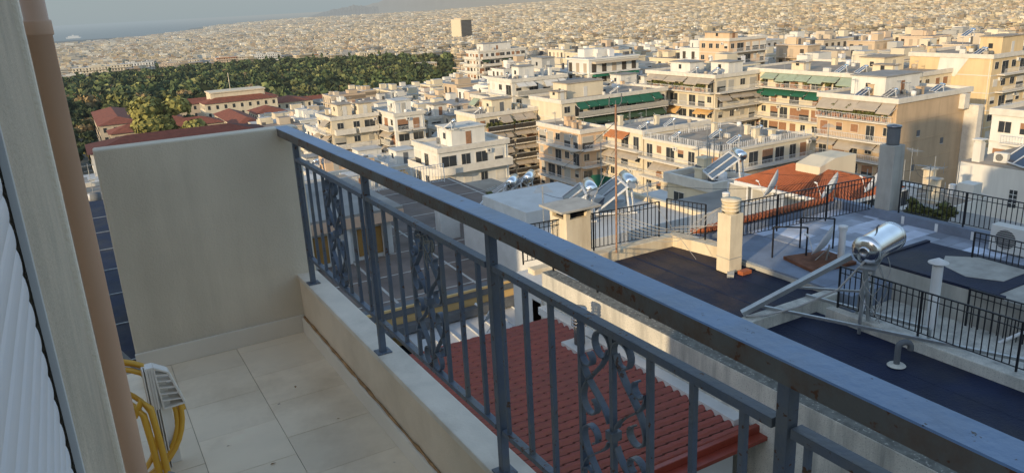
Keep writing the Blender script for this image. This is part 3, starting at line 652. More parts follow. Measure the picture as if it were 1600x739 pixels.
mb = MB(); px0, px1 = Vector((11.05, 10.35, -6.30)), Vector((12.75, 9.2, -5.12))
# collector seen edge-on
nrm = Vector((0, 0, 1)); wdir = Vector((0.40, 0.9, 0)).normalized()
dr = (px1 - px0).normalized()
mb.obox(px0, px1, 0.16, 0.09)
mb.build('collector_frame', 'galv', sw)
mb = MB(); a, b = px0 + Vector((0, 0, 0.01)), px1 + Vector((0, 0, 0.01)); a, b = a + Vector((0, 0, 0.04)) - wdir * 0.05, b + Vector((0, 0, 0.04)) - wdir * 0.05; c_, d_ = b + wdir * 0.10, a + wdir * 0.10
mb.quad(a, b, c_, d_); mb.build('collector_cover', 'galv', sw)
def leg(a, b, w=0.05): mb = MB(); mb.obox(a, b, w, w); mb.build('leg', 'galv', sw)
for (x, y) in ((12.62, 8.78), (13.3, 9.05)):
    leg((x, y, -6.6), (x, y, -5.15))
leg((12.9, 8.78, -6.6), (12.75, 8.85, -5.2)); leg((13.15, 9.25, -6.6), (13.2, 9.15, -5.1))
mb = MB(); mb.obox((12.45, 8.62, -5.19), (13.5, 9.1, -5.07), 0.30, 0.05); mb.obox((12.62, 8.78, -5.8), (13.3, 9.05, -5.8), 0.03, 0.03); mb.obox((12.62, 8.78, -6.4), (13.3, 9.05, -5.3), 0.03, 0.03); mb.obox((11.9, 9.75, -5.75), (12.7, 8.85, -5.75), 0.04, 0.04)
mb.build('cradle', 'galv', sw)
rr = random.Random(2); mb = MB()
for k in range(5):
    p = A + d * rr.uniform(0, 0.5) + Vector((0, 0, -0.25)); pts = []
    for i in range(14):
        t = i / 13; pts.append(p + Vector((0.14 * math.sin(t * 6 + k) + 0.08 * k * t, 0.12 * math.cos(t * 5 + 2 * k) - 0.1, -1.25 * t ** 0.9)))
    mb.tube(pts, 0.010, 6)
mb.tube([A + Vector((0, 0, -0.2)), (12.3, 9.1, -5.7), (11.8, 9.6, -6.1), (11.3, 10.0, -6.3), (11.05, 10.25, -6.32)], 0.022, 8)
mb.build('hoses', 'cable', sw)
mb = MB(); mb.obox((11.65, 10.55, -6.33), (13.42, 6.0, -6.33), 0.055, 0.055)
tag(mb.build('steel_beam', 'galv'), 'long galvanised beam lying diagonally across the sunken black roof', 'beam')
mb = MB(); mb.obox((12.9, 10.3, -6.33), (13.25, 7.75, -6.30), 0.05, 0.06); mb.obox((13.25, 7.75, -6.6), (13.25, 7.75, -6.3), 0.05, 0.05)
tag(mb.build('steel_beam', 'galv'), 'shorter galvanised beam passing behind the tank legs', 'beam')
mb = MB(); mb.tube([(14.6, 7.3, -6.85), (14.9, 6.8, -6.4), (15.3, 6.2, -6.25), (15.6, 5.6, -6.5)], 0.035, 8); tag(mb.build('hose_pipe', 'white_metal'), 'curved white pipe arching behind the low railing', 'pipe')
mb = MB(); mb.tube([(14.3, 7.5, -6.82), (14.35, 6.6, -6.78), (14.3, 5.4, -6.78)], 0.04, 8); tag(mb.build('hose_pipe', 'white_metal'), 'straight white pipe lying at the foot of the low railing', 'pipe')
# AC condenser on the terrace
def condenser(label, loc, s=1, rz=0, group=None):
    t = thing('air_conditioner', label, 'air conditioner', loc, rz, group)
    mb = MB(); mb.box(0, 0.32, -0.42, 0.42, 0.03, 0.66); mb.build('casing', 'ac_white', t, 0.015, world=False)
    mb = MB(); c = (-0.004, 0.06, 0.35)
    mb.lathe(c, [(0.235, 0), (0.25, 0.006), (0.25, 0.0)], 28, 0, (-1, 0, 0)); mb.lathe((-0.002, 0.06, 0.35), [(0, 0), (0.235, 0.0)], 28, 1, (-1, 0, 0))
    for i in range(9): mb.box(-0.012, -0.006, 0.06 - 0.23, 0.06 + 0.23, 0.14 + i * 0.052, 0.146 + i * 0.052, 0)
    mb.build('fan_grille', ['ac_white', 'ac_grille'], t, world=False)
    mb = MB(); mb.box(0.02, 0.3, -0.36, -0.30, 0, 0.03); mb.box(0.02, 0.3, 0.3, 0.36, 0, 0.03); mb.build('foot', 'ac_grille', t, world=False)
    t.scale = (s, s, s); return t
condenser('white air conditioner outdoor unit standing on the paved terrace', (18.55, 9.25, -6.32))
# dish on rusty plate
mb = MB(); mb.prism([(14.1, 11.1), (15.35, 10.9), (15.5, 11.9), (14.35, 12.2)], -6.34, -6.26); tag(mb.build('rusty_plate', 'wood_rust', bevel=0.01), 'rusty brown sheet lying on the terrace under the small dish', 'plate')
def dish(label, loc, r, aim, elev, mast=0.6, group=None, mirror=1):
    t = thing('satellite_dish', label, 'satellite dish', loc, 0, group)
    a = Vector((math.cos(aim) * math.cos(elev), math.sin(aim) * math.cos(elev), math.sin(elev))); c = Vector((0, 0, mast))
    prof = [(r * k / 8, 0.16 * r * (k / 8) ** 2 * 2) for k in range(9)]
    mb = MB(); mb.lathe(c, prof + [(r * 1.01, prof[-1][1] + 0.004), (r * 0.98, prof[-1][1] - 0.012)] + [(r * k / 8, 0.32 * r * (k / 8) ** 2 - 0.012) for k in range(7, -1, -1)], 28, 0, a); mb.build('reflector', 'dish', t, world=False)
    mb = MB(); dn = (c - a.cross(Vector((0, 0, 1))).cross(a).normalized() * -0.0); up_ = a.cross(Vector((0, 0, 1))).cross(a).normalized()
    low = c - up_ * r * 0.95 + a * 0.25 * r; foc = c + a * r * 1.05 - up_ * r * 0.25
    mb.tube([low, foc], 0.012, 8); mb.tube([foc - a * 0.02, foc + a * 0.10], 0.03, 10); mb.build('feed_arm', 'white_metal', t, world=False)
    mb = MB(); mb.tube([(0, 0, 0), c - a * 0.06], 0.022, 10); mb.tube([(0.25, 0.1, 0), c * 0.6], 0.012, 6); mb.tube([(-0.2, 0.15, 0), c * 0.6], 0.012, 6); mb.build('mast', 'galv', t, world=False); return t
WESTISH = rad(200)
dish('small grey satellite dish standing on the rusty plate', (14.9, 11.4, -6.26), 0.42, rad(120), rad(30), 0.42)
dish('large satellite dish leftmost of the three beside the tile roof', (22.4, 19.6, -8.1), 0.58, rad(128), rad(24), 1.0)
dish('large satellite dish in the middle of the three beside the tile roof', (23.4, 17.8, -8.05), 0.56, rad(128), rad(28), 1.0)
dish('large satellite dish rightmost of the three, near the tall concrete chimney', (25.2, 17.3, -7.95), 0.54, rad(126), rad(32), 0.9)
# tv antennas
def antenna(label, loc, h, n=7, az=0, group=None, matk='galv'):
    t = thing('tv_antenna', label, 'antenna', loc, az, group)
    mb = MB(); mb.tube([(0, 0, 0), (0, 0, h)], 0.02, 6); mb.build('mast', matk, t, world=False)
    mb = MB(); mb.tube([(-0.5, 0, h - 0.1), (0.6, 0, h - 0.1)], 0.012, 5)
    for i in range(n): w = 0.34 - 0.025 * i; mb.tube([(-0.5 + i * 1.05 / n, -w, h - 0.1), (-0.5 + i * 1.05 / n, w, h - 0.1)], 0.007, 4)
    mb.tube([(-0.5, 0, h + 0.12), (-0.5, 0, h - 0.32)], 0.008, 4); mb.build('aerial', matk, t, world=False); return t
antenna('pale tv antenna on the white roof left of the slab lidded chimney', (13.6, 22.0, -7.9), 1.75, 8, rad(60))
antenna('tv antenna with two booms behind the ribbed chimney', (14.6, 17.6, -7.4), 2.0, 9, rad(15))
antenna('tv antenna on a thin pole over the orange tiled roof', (31.5, 24.5, -9.0), 2.6, 8, rad(40))
antenna('tv antenna between the tall concrete flue and the tiled roof', (29.5, 18.0, -9.9), 2.8, 9, rad(100))
antenna('tv antenna at the rear corner of the white coated roof', (18.6, 25.4, -7.9), 2.2, 8, rad(20))
antenna('tv antenna over the salmon edged penthouse', (8.2, 29.5, -7.3), 1.8, 8, rad(70))
for k, (a, b) in enumerate((((18.6, 25.4, -5.9), (29.5, 18.0, -7.3)), ((11.4, 14.9, -4.2), (13.6, 22.0, -6.4)), ((29.5, 18.0, -7.6), (36.8, 23.5, -8.6)))):
    a = Vector(a); b = Vector(b); mb = MB(); mb.tube([a + (b - a) * t / 14 + Vector((0, 0, -0.05 * (b - a).length * math.sin(math.pi * t / 14))) for t in range(15)], 0.008, 4); tag(mb.build('sagging_wire', 'black_cable'), 'thin black wire sagging between rooftop antennas', 'wire', 'wires sagging between antennas')
antenna('tv antenna on the pale green house', (41.5, 43.0, -14.1), 3.2, 9, rad(10))
antenna('tv antenna on the low white roofs behind the terrace planters', (36.8, 23.5, -10.97), 2.8, 9, rad(60))
pm = thing('mast', 'tall rusty brown pole with looped aerials rising beside the black roof', 'mast', (11.35, 13.4 + 1.5, -6.25))
mb = MB(); mb.tube([(0, 0, 0), (0.02, 0, 3.75)], 0.026, 8); mb.build('pole', 'rusty_pole', pm, world=False)
mb = MB(); mb.tube([(-0.16, 0, 3.95), (-0.18, 0, 3.75), (-0.13, 0, 3.7), (0.13, 0, 3.72), (0.2, 0, 3.8), (0.2, 0, 4.0)], 0.014, 6); mb.tube([(0.02, 0, 3.5), (0.02, 0, 3.85)], 0.012, 6); mb.build('aerial', 'gutter_grey', pm, world=False)
mb = MB(); mb.tube([(0, 0, 2.6), (1.2, -1.6, 0)], 0.006, 4); mb.tube([(0, 0, 2.6), (-1.2, 0.5, 0)], 0.006, 4); mb.build('guy_wire', 'cable', pm, world=False)
# cables slung between the chimney and the railing
mb = MB()
for k in range(6):
    a = Vector((11.4, 14.9, -5.2 - 0.1 * k)); b = Vector((13.1 + 0.05 * k, 13.0, -5.3 + 0.1 * k)); pts = [a + (b - a) * t / 12 + Vector((0, 0.2 * math.sin(k + t), -0.3 * math.sin(math.pi * t / 12) * (1 + k * 0.2))) for t in range(13)]
    mb.tube(pts, 0.008, 5)
tag(mb.build('cables', 'cable'), 'slack grey cables slung from the rusty pole to the ribbed chimney', 'cables')
mb = MB()
for k, (a, b) in enumerate((((11.4, 14.9, -2.9), (34, 60, -14)), ((14.6, 17.6, -5.5), (24, 17.5, -6.6)))):
    a = Vector(a); b = Vector(b); mb.tube([a + (b - a) * t / 16 + Vector((0, 0, -0.03 * (b - a).length * math.sin(math.pi * t / 16))) for t in range(17)], 0.007, 4)
tag(mb.build('overhead_wires', 'black_cable'), 'thin dark wires strung over the roofs from the rusty pole', 'wires')

# white roofed house beyond the black roof
wh = thing('white_roof_house', 'low house with white coated flat roof carrying two solar heaters', 'house', (16.5, 22, -32))
mb = MB(); mb.box(12.4, 19.4, 17.6, 26.0, -32, -8.0); mb.build('wall', 'white_wash', wh)
mb = MB(); mb.box(12.55, 19.2, 17.8, 25.9, -8.0, -7.9); mb.build('roof', 'roof_white', wh)
mb = MB(); mb.box(12.4, 12.65, 17.6, 26.0, -8.0, -7.62); mb.box(12.4, 19.4, 17.55, 17.85, -8.0, -7.55); mb.box(19.2, 19.42, 17.6, 26.0, -8.0, -7.72); mb.build('parapet', 'cream_stucco', wh, 0.02)
mb = MB(); mb.box(13.6, 17.2, 23.2, 26.6, -7.9, -7.35); mb.build('raised_roof', 'white_wash', wh, 0.02)
mb = MB(); mb.box(12.0, 22.0, 15.6, 17.5, -30, -7.9); mb.build('lower_terrace', 'white_wash', wh)
mb = MB()
for i in range(22): mb.box(12.9 + i * 0.28, 12.92 + i * 0.28, 17.53, 17.548, -7.9, -6.9)
mb.build('wall_ribs', 'gutter_grey', wh)
mb = MB(); mb.box(12.4, 20.5, 17.50, 17.54, -8.4, -6.75); mb.build('screen_wall', 'white_wash', wh)
def solar_proto():
    t = thing('solar_water_heater', 'x', 'solar heater')
    # tank across the top, collector sloping toward -x (local), stand
    mb = MB(); mb.lathe((0, -0.62, 1.12), [(0, -0.02), (0.18, 0), (0.24, 0.05), (0.24, 1.2), (0.18, 1.25), (0, 1.27)], 16, 0, (0, 1, 0)); mb.build('tank', 'steel', t, world=False)
    mb = MB(); mb.add([(-0.25, -0.95, 1.05), (-0.25, 0.95, 1.05), (-1.55, 0.95, 0.12), (-1.55, -0.95, 0.12)], [(0, 1, 2, 3)], 0)
    mb.build('collector', 'panel_glass', t, world=False)
    mb = MB()
    for a, b in (((-0.25, -0.97, 1.05), (-1.55, -0.97, 0.12)), ((-0.25, 0.97, 1.05), (-1.55, 0.97, 0.12)), ((-0.25, 0, 1.06), (-1.55, 0, 0.13)), ((-0.25, -0.97, 1.05), (-0.25, 0.97, 1.05)), ((-1.55, -0.97, 0.12), (-1.55, 0.97, 0.12)),
                 ((0.1, -0.6, 0), (0, -0.5, 0.95)), ((0.1, 0.6, 0), (0, 0.5, 0.95)), ((-0.3, -0.97, 1.0), (-0.2, -0.97, 0)), ((-0.3, 0.97, 1.0), (-0.2, 0.97, 0)), ((-1.5, -0.97, 0.1), (0.1, -0.97, 0.05)), ((-1.5, 0.97, 0.1), (0.1, 0.97, 0.05)), ((-0.2, -0.5, 0.9), (0.1, 0.5, 0.1)), ((0.1, -0.6, 0.9), (0.1, 0.6, 0.9))):
        mb.obox(a, b, 0.07, 0.06)
    mb.build('stand', 'white_metal', t, world=False); return t
SOL = solar_proto(); KIDS[SOL.name] = kids(SOL)
dup(SOL, (16.3, 23.0, -7.9), rad(-28), 'solar water heater just behind the slab lidded chimney')
dup(SOL, (18.1, 23.0, -7.9), rad(-24), 'solar water heater with tilted legs on the bright part of the white roof')
mb = MB(); mb.box(13, 14.2, 32.9, 34, -32, -9.2); 
for k, (x, y, l) in enumerate(((17.3, 30.6, 'left'), (18.4, 30.9, 'right'))):
    dup(SOL, (x, y, -9.1), rad(-40), ['chrome tank solar heater on a low roof beside the leafy pots', 'chrome tank solar heater right next to another one on a low roof'][k], 0.95)

# tiled roof house with dishes
th = thing('tile_roof_house', 'small penthouse with orange red hipped tile roof behind the dishes', 'house', (28, 21, -32))
E0, E1, F0, F1, ze, zr = 26.3, 30.6, 19.7, 25.4, -8.55, -7.85
mb = MB(); mb.box(24.0, 33, 13.5, 28, -32, -10.6); mb.build('lower_wall', 'wall_white', th)
mb = MB(); mb.box(23.6, 33.4, 15.5, 28.4, -10.6, -9.9); mb.build('terrace', 'roof_grey', th)
mb = MB(); mb.box(E0 + .4, E1 - .3, F0 + .4, F1 - .3, -9.9, ze + 0.05); mb.build('wall', 'gutter_grey', th)
mb = MB()
def tiled(mb, quad, n, m=0, r=0.055):
    a, b, c_, d_ = [Vector(p) for p in quad]   # a-b eave, d-c ridge
    mb.add([a, b, c_, d_], [(0, 1, 2, 3)], m)
    for i in range(n + 1):
        t = i / n; p = a + (b - a) * t; q = d_ + (c_ - d_) * t; mb.tube([p + Vector((0, 0, .02)), q + Vector((0, 0, .02))], r, 5, m, False)
xm = (E0 + E1) / 2
tiled(mb, [(E0, F0, ze), (E0, F1, ze), (xm, F1 - 1.5, zr), (xm, F0 + 2.0, zr)], 34)
tiled(mb, [(E0, F0, ze), (E1, F0, ze), (xm + .05, F0 + 2.0, zr), (xm, F0 + 2.0, zr)], 26)
mb.add([(E1, F0, ze), (E1, F1, ze), (xm, F1 - 1.5, zr), (xm, F0 + 2, zr)], [(0, 1, 2, 3)]); mb.add([(E0, F1, ze), (E1, F1, ze), (xm, F1 - 1.5, zr)], [(0, 1, 2)])
mb.build('tiles', 'terracotta', th)
mb = MB(); mb.box(E0 - .06, E0 + .04, F0 - .06, F1, ze - 0.12, ze + 0.02); mb.box(E0 - .06, E1, F0 - .06, F0 + .04, ze - 0.12, ze + 0.02); mb.build('gutter', 'white_metal', th)
for i in range(4):
    mb = MB(); x = E0 + 0.6 + i * 1.15; mb.box(x, x + 1.05, F0 + 0.34, F0 + 0.38, -9.7, ze - 0.2); mb.box(x + .06, x + .49, F0 + 0.32, F0 + 0.35, -9.5, ze - 0.27, 1); mb.box(x + .56, x + .99, F0 + 0.32, F0 + 0.35, -9.5, ze - 0.27, 1); mb.build('window', ['white_metal', 'glass'], th)
for i in range(4):
    mb = MB(); y = F0 + 0.7 + i * 1.5; mb.box(E0 + .34, E0 + .38, y, y + 1.3, -9.8, ze - 0.25); mb.box(E0 + .32, E0 + .35, y + .1, y + 1.2, -9.6, ze - 0.32, 1); mb.build('window', ['white_metal', 'shade_grey'], th)
mb = MB(); mb.box(27.9, 30.3, 22.0, 23.3, -8.6, -7.62); mb.add([(27.9, 22.0, -7.62), (30.3, 22.0, -7.62), (30.3, 23.3, -7.62), (27.9, 23.3, -7.62), (28.9, 22.0, -7.35), (28.9, 23.3, -7.35), (30.3, 22.0, -7.35), (30.3, 23.3, -7.35)], [(0, 4, 5, 3), (4, 6, 7, 5), (0, 1, 6, 4), (3, 5, 7, 2)]); mb.build('dormer', 'wall_cream', th)
dup(SOL, (28.6, 27.4, -9.0), rad(-30), 'solar heater leaning on the back of the hipped tile roof')

def clutter_(t):
    rnd = random.Random(5)
    for _ in range(16):
        x, y = rnd.uniform(33.5, 40.2), rnd.uniform(21.9, 24.6); k = rnd.random(); z = -10.97; mb = MB()
        if k < 0.4: mb.tube([(x, y, z), (x, y, z + rnd.uniform(.8, 2.2))], 0.025, 5, 0, False); mb.build('aerial_pole', 'galv', t)
        elif k < 0.7: s_ = rnd.uniform(.2, .4); mb.box(x - s_, x + s_, y - s_, y + s_, z, z + rnd.uniform(.4, 1.0)); mb.build('roof_box', 'wall_white', t)
        else: s_ = rnd.uniform(.1, .2); mb.box(x - s_, x + s_, y - s_, y + s_, z, z + rnd.uniform(.3, .8)); mb.build('vent', 'white_metal', t)
fr = thing('flat_roof_house', 'group of low white flat roofs with pipes and chimneys behind the tile roof', 'house', (38, 27, -32))
mb = MB(); mb.box(33.2, 40.5, 21.5, 28.5, -32, -11.0); mb.box(33.6, 36.0, 25.0, 27.5, -11.0, -9.9); mb.build('wall', 'wall_white', fr)
mb = MB(); mb.box(33.5, 36.1, 24.9, 27.6, -9.9, -9.8); mb.box(33.3, 40.4, 21.6, 24.8, -11.0, -10.97); mb.build('roof', 'roof_tan', fr)
clutter_(fr)
for k, (x, y, h) in enumerate(((34.4, 24.2, 1.1), (37.5, 22.6, 1.2), (39.8, 24.3, 1.1))):
    c = chimney('chimney', ['short cream chimney on the low white roofs, left one', 'short cream chimney on the low white roofs, middle one', 'short cream chimney on the low white roofs, right one'][k], x, y, -10.97, -10.97 + h, 0.45, 'cream_stucco')
    mb = MB(); mb.box(-.3, .3, -.3, .3, h, h + .07); mb.build('lid', 'concrete', c, world=False)
rr = random.Random(44)
for k in range(4):
    a = Vector((34.5 + 1.4 * k, 24.6 - k * .3, -10.9)); pts = [a + Vector((1.6 * t / 12, -2.5 * t / 12, 0.35 * math.sin(math.pi * t / 12) * (0.4 + .2 * k))) for t in range(13)]
    mb = MB(); mb.tube(pts, 0.02, 6); tag(mb.build('flexible_duct', 'white_metal'), 'curved white duct looping over the low white roofs', 'duct', 'curved white ducts')
gtp = MB(); rr = random.Random(3)
vs = [(44.6 + 0.42 * i, 63.0 - 0.16 * i + 0.25 * math.sin(i * 1.9), z) for i in range(10) for z in (-17.6 + 0.25 * math.sin(i * .8), -19.2 + 0.2 * math.sin(i * 1.3))]
gtp.add(vs, [(2 * i, 2 * i + 1, 2 * i + 3, 2 * i + 2) for i in range(9)]); tag(gtp.build('tarpaulin', 'awn_green'), 'bright green tarpaulin hanging behind the solar heaters', 'tarpaulin')
# white walled building at the right edge with shadow on it
wb = thing('white_block', 'plain white walled block at the right edge behind the terrace', 'apartment block', (60, 27, -35))
mb = MB(); mb.box(54.5, 68, 15, 31.2, -35, -12.6); mb.box(58, 68, 12, 27.8, -12.6, -9.9); mb.build('wall', 'wall_white', wb)
mb = MB(); mb.box(54.55, 67.9, 15.05, 31.15, -12.6, -12.55); mb.box(57.8, 68, 12, 28.0, -9.9, -9.75); mb.build('roof', 'roof_tan', wb)
mb = MB(); mb.box(54.46, 54.5, 27.0, 27.5, -15.2, -14.0); mb.box(54.45, 54.47, 27.22, 27.26, -15.2, -14.0, 1)
for i in range(3): mb.box(54.45, 54.47, 27.0, 27.5, -14.92 + i * 0.3, -14.88 + i * 0.3, 1)
mb.build('window', ['glass', 'white_metal'], wb)
c1 = chimney('chimney', 'white chimney with overhanging lid on the corner of the white block', 55.2, 30.3, -12.55, -11.2, 0.55, 'wall_white')
mb = MB(); mb.box(-0.38, 0.38, -0.38, 0.38, 1.55, 1.62); mb.box(-0.22, 0.22, -0.22, 0.22, 1.35, 1.55); mb.build('lid', 'wall_white', c1, world=False)
condenser('white air conditioner unit on the roof of the white block', (55.6, 29.0, -12.55), 1.1)
dup(SOL, (57.0, 26.9, -12.55), rad(-32), 'solar heater on the lower roof of the white block', 1.3)
dup(SOL, (59.5, 24.3, -9.75), rad(-32), 'solar heater on the upper roof of the white block', 1.6)

# terrace block with white line grid (left below the handrail)
ct = thing('court_terrace', 'large flat terrace with brown paving squares and white joint lines', 'terrace', (12, 29, -34))
mb = MB(); mb.box(1, 17.5, 21.3, 38, -34, -9.25); mb.build('body', 'ochre', ct)
mb = MB(); mb.box(1, 17.5, 21.7, 38, -9.25, -9.15); mb.build('paving', 'court_tile', ct)
mb = MB()
for i in range(6): x = 2.2 + i * 2.9; mb.obox((x, 21.75, -9.146), (x + 0.6, 37.9, -9.146), 0.09, 0.004)
for i in range(7): y = 22.6 + i * 2.35; mb.obox((1, y, -9.144), (17.5, y - 0.4, -9.144), 0.07, 0.004)
mb.build('joint_lines', 'court_line', ct)
mb = MB(); mb.box(1, 17.6, 21.25, 21.72, -9.25, -8.98); mb.box(1, 17.6, 20.95, 21.25, -9.75, -9.5); mb.build('edge_gutter', 'gutter_grey', ct)
mb = MB(); mb.box(1, 17.6, 21.22, 21.3, -9.02, -8.95); mb.build('edge_strip', 'ochre', ct)
mb = MB(); mb.box(12.05, 12.9, 27.4, 27.9, -9.15, -7.75); mb.build('pillar', 'white_wash', ct, 0.01)
mb = MB(); mb.box(14.0, 14.3, 26.2, 30.5, -9.15, -8.45); mb.build('low_wall', 'white_wash', ct, 0.01)
bar_rail('roof_railing', 'pale railing at the far end of the lined terrace', [(9.5, 37.8, -9.15), (16.8, 37.2, -9.15)], h=1.0, matk='white_metal', sp=0.16)
ph = thing('penthouse', 'white penthouse with ochre doors and salmon fascia on the lined terrace', 'penthouse', (6.5, 29, -9.15))
mb = MB(); mb.box(1.5, 9.9, 27.2, 33, -9.15, -7.75); mb.build('wall', 'white_wash', ph)
mb = MB(); mb.box(1.2, 10.3, 26.8, 33.4, -7.75, -7.35); mb.build('fascia', 'salmon', ph)
mb = MB(); mb.box(1.2, 10.3, 26.85, 33.4, -7.35, -7.25); mb.build('roof', 'roof_grey', ph)
for i in range(6): mb = MB(); x = 2.2 + i * 1.45; mb.box(x, x + 0.16, 26.95, 27.1, -9.15, -7.75); mb.build('column', 'white_wash', ph)
for i in range(3): mb = MB(); x = 4.3 + i * 2.1; mb.box(x, x + 0.95, 27.14, 27.2, -9.0, -7.95); mb.build('door', 'ochre_door', ph)
# white standing seam metal roof
mr = thing('metal_roof', 'white standing seam metal roof below the ochre terrace edge', 'roof', (8, 17, -32))
for k, (xa, xb) in enumerate(((1.0, 7.3), (7.75, 11.6))):
    mb = MB(); ya, yb, za, zb = 13.9, 21.2, -9.35, -9.95 + 0.15 * k
    mb.add([(xa, ya, za - 0.9), (xb, ya, za - 0.9), (xb, yb, zb), (xa, yb, zb)], [(0, 1, 2, 3)])
    n = int((xb - xa) / 0.55)
    for i in range(n + 1):
        x = xa + (xb - xa) * i / n; mb.obox((x, ya, za - 0.88), (x, yb, zb + 0.02), 0.03, 0.06)
    mb.build('sheets', 'metal_sheet', mr)
mb = MB(); mb.box(1, 11.7, 13.9, 21.2, -32, -10.45); mb.build('wall', 'ochre', mr)
mb = MB(); mb.box(7.35, 7.7, 13.9, 21.2, -10.5, -10.2); mb.build('gap_shade', 'black', mr)  # black box paints the dark gap between the two roof sheets
dish('satellite dish above the white box at the end of the metal roof', (8.3, 15.9, -8.0), 0.42, rad(140), rad(30), 0.6)
mb = MB(); mb.box(8.62, 9.7, 14.2, 15.5, -30, -6.35); tag(mb.build('roof_box', 'white_wash', bevel=0.02), 'small white rendered box beside the dish and the stained parapet', 'roof box')
# ------------------------------------------------------------------ apartment blocks
MESHC = {}
def panel_mesh(w, h, style, face):
    # window / balcony door seen on a -x face ('x') or -y face ('y'); origin at bottom centre on the wall plane
    key = (round(w, 2), round(h, 2), style, face)
    if key in MESHC: return MESHC[key]
    mb = MB()
    def b(u0, u1, z0, z1, d0, d1, m):
        if face == 'x': mb.box(-d1, -d0, u0, u1, z0, z1, m)
        else: mb.box(u0, u1, -d1, -d0, z0, z1, m)
    b(-w / 2 - .06, w / 2 + .06, -0.06, h + .06, 0.0, 0.035, 0)
    if style == 'open':
        b(-w / 2, -0.03, 0, h, 0.036, 0.05, 1); b(0.03, w / 2, 0, h, 0.036, 0.05, 1)
    elif style == 'half':
        b(-w / 2, w / 2, 0, h * 0.5, 0.036, 0.05, 1); b(-w / 2, w / 2, h * 0.5, h, 0.036, 0.07, 2)
    else:
        b(-w / 2, w / 2, 0, h, 0.036, 0.06, 2)
    MESHC[key] = mb; return mb
WM = {}
def place_panel(parent, x, y, z, w, h, style, face, shade, frame='slab_white'):
    key = (round(w, 2), round(h, 2), style, face, shade, frame)
    if key not in WM: WM[key] = panel_mesh(w, h, style, face).mesh('window', [frame, 'glass', shade])
    o = bpy.data.objects.new('door' if h > 1.9 else 'window', WM[key]); COL.objects.link(o); o.parent = parent
    o.location = (x - parent.location.x, y - parent.location.y, z - parent.location.z); return o
def awning(parent, face, c, u0, u1, z, col, out=1.5, drop=0.85):
    mb = MB()
    def P(u, d, zz): return (c - d, u, zz) if face == 'x' else (u, c - d, zz)
    mb.add([P(u0, 0.05, z), P(u1, 0.05, z), P(u1, out, z - drop), P(u0, out, z - drop)], [(0, 1, 2, 3)], 0)
    mb.add([P(u0, out, z - drop), P(u1, out, z - drop), P(u1, out, z - drop - 0.22), P(u0, out, z - drop - 0.22)], [(0, 1, 2, 3)], 0)
    ao = mb.build('awning', 'awn_' + col, parent); mb = MB()
    for u in (u0, u1): mb.obox(P(u, 0.05, z - 0.5), P(u, out, z - drop), 0.05, 0.05)
    mb.build('awning_arms', 'white_metal', ao); return ao
def balcony_row(parent, face, c, u0, u1, zf, depth=1.3, front='rail', side='slab_white'):
    # zf = floor level of that storey; slab and its front as one balcony part
    mb = MB()
    def B(d0, d1, a, b, z0, z1, m=0):
        if face == 'x': mb.box(c - d1, c - d0, a, b, z0, z1, m)
        else: mb.box(a, b, c - d1, c - d0, z0, z1, m)
    B(-0.0, depth, u0, u1, zf - 0.2, zf, 0)
    if front == 'solid':
        B(depth - 0.12, depth, u0, u1, zf, zf + 0.92, 0); B(0.02, depth - 0.12, u0, u0 + 0.1, zf, zf + 0.92, 0); B(0.02, depth - 0.12, u1 - 0.1, u1, zf, zf + 0.92, 0)
        return mb.build('balcony', side, parent)
    bo = mb.build('balcony', side, parent); mb = MB()
    def B(d0, d1, a, b, z0, z1, m=0):
        if face == 'x': mb.box(c - d1, c - d0, a, b, z0, z1, m)
        else: mb.box(a, b, c - d1, c - d0, z0, z1, m)
    if front in ('panel', 'dark'):
        B(depth - 0.08, depth - 0.05, u0, u1, zf + 0.1, zf + 0.9, 1); B(depth - 0.09, depth - 0.03, u0, u1, zf + 0.9, zf + 0.95, 0)  # the dark style paints recess shade onto the balcony front
    else:
        B(depth - 0.08, depth - 0.03, u0, u1, zf + 0.9, zf + 0.95); B(depth - 0.08, depth - 0.03, u0, u1, zf + 0.1, zf + 0.14)
        n = int((u1 - u0) / 0.3)
        for i in range(n + 1): u = u0 + (u1 - u0 - 0.04) * i / n; B(depth - 0.07, depth - 0.04, u, u + 0.035, zf + 0.1, zf + 0.9)
    mb.build('balustrade', ['white_metal', 'painted_shade' if front == 'dark' else 'shade_grey'], bo); return bo
ACM = None
def wall_ac(parent, x, y, z, face):
    global ACM
    if ACM is None:
        mb = MB(); mb.box(-0.35, 0, -0.4, 0.4, 0, 0.6, 0); mb.lathe((-0.351, 0, 0.3), [(0, 0), (0.2, 0)], 12, 1, (-1, 0, 0)); ACM = mb.mesh('condenser', ['ac_white', 'ac_grille'])
    o = bpy.data.objects.new('condenser', ACM); COL.objects.link(o); o.parent = parent; o.location = (x - parent.location.x, y - parent.location.y, z - parent.location.z)
    if face == 'y': o.rotation_euler = (0, 0, math.pi / 2)
RECTS = []
SH = ['shade_wood', 'shade_grey', 'slab_white']
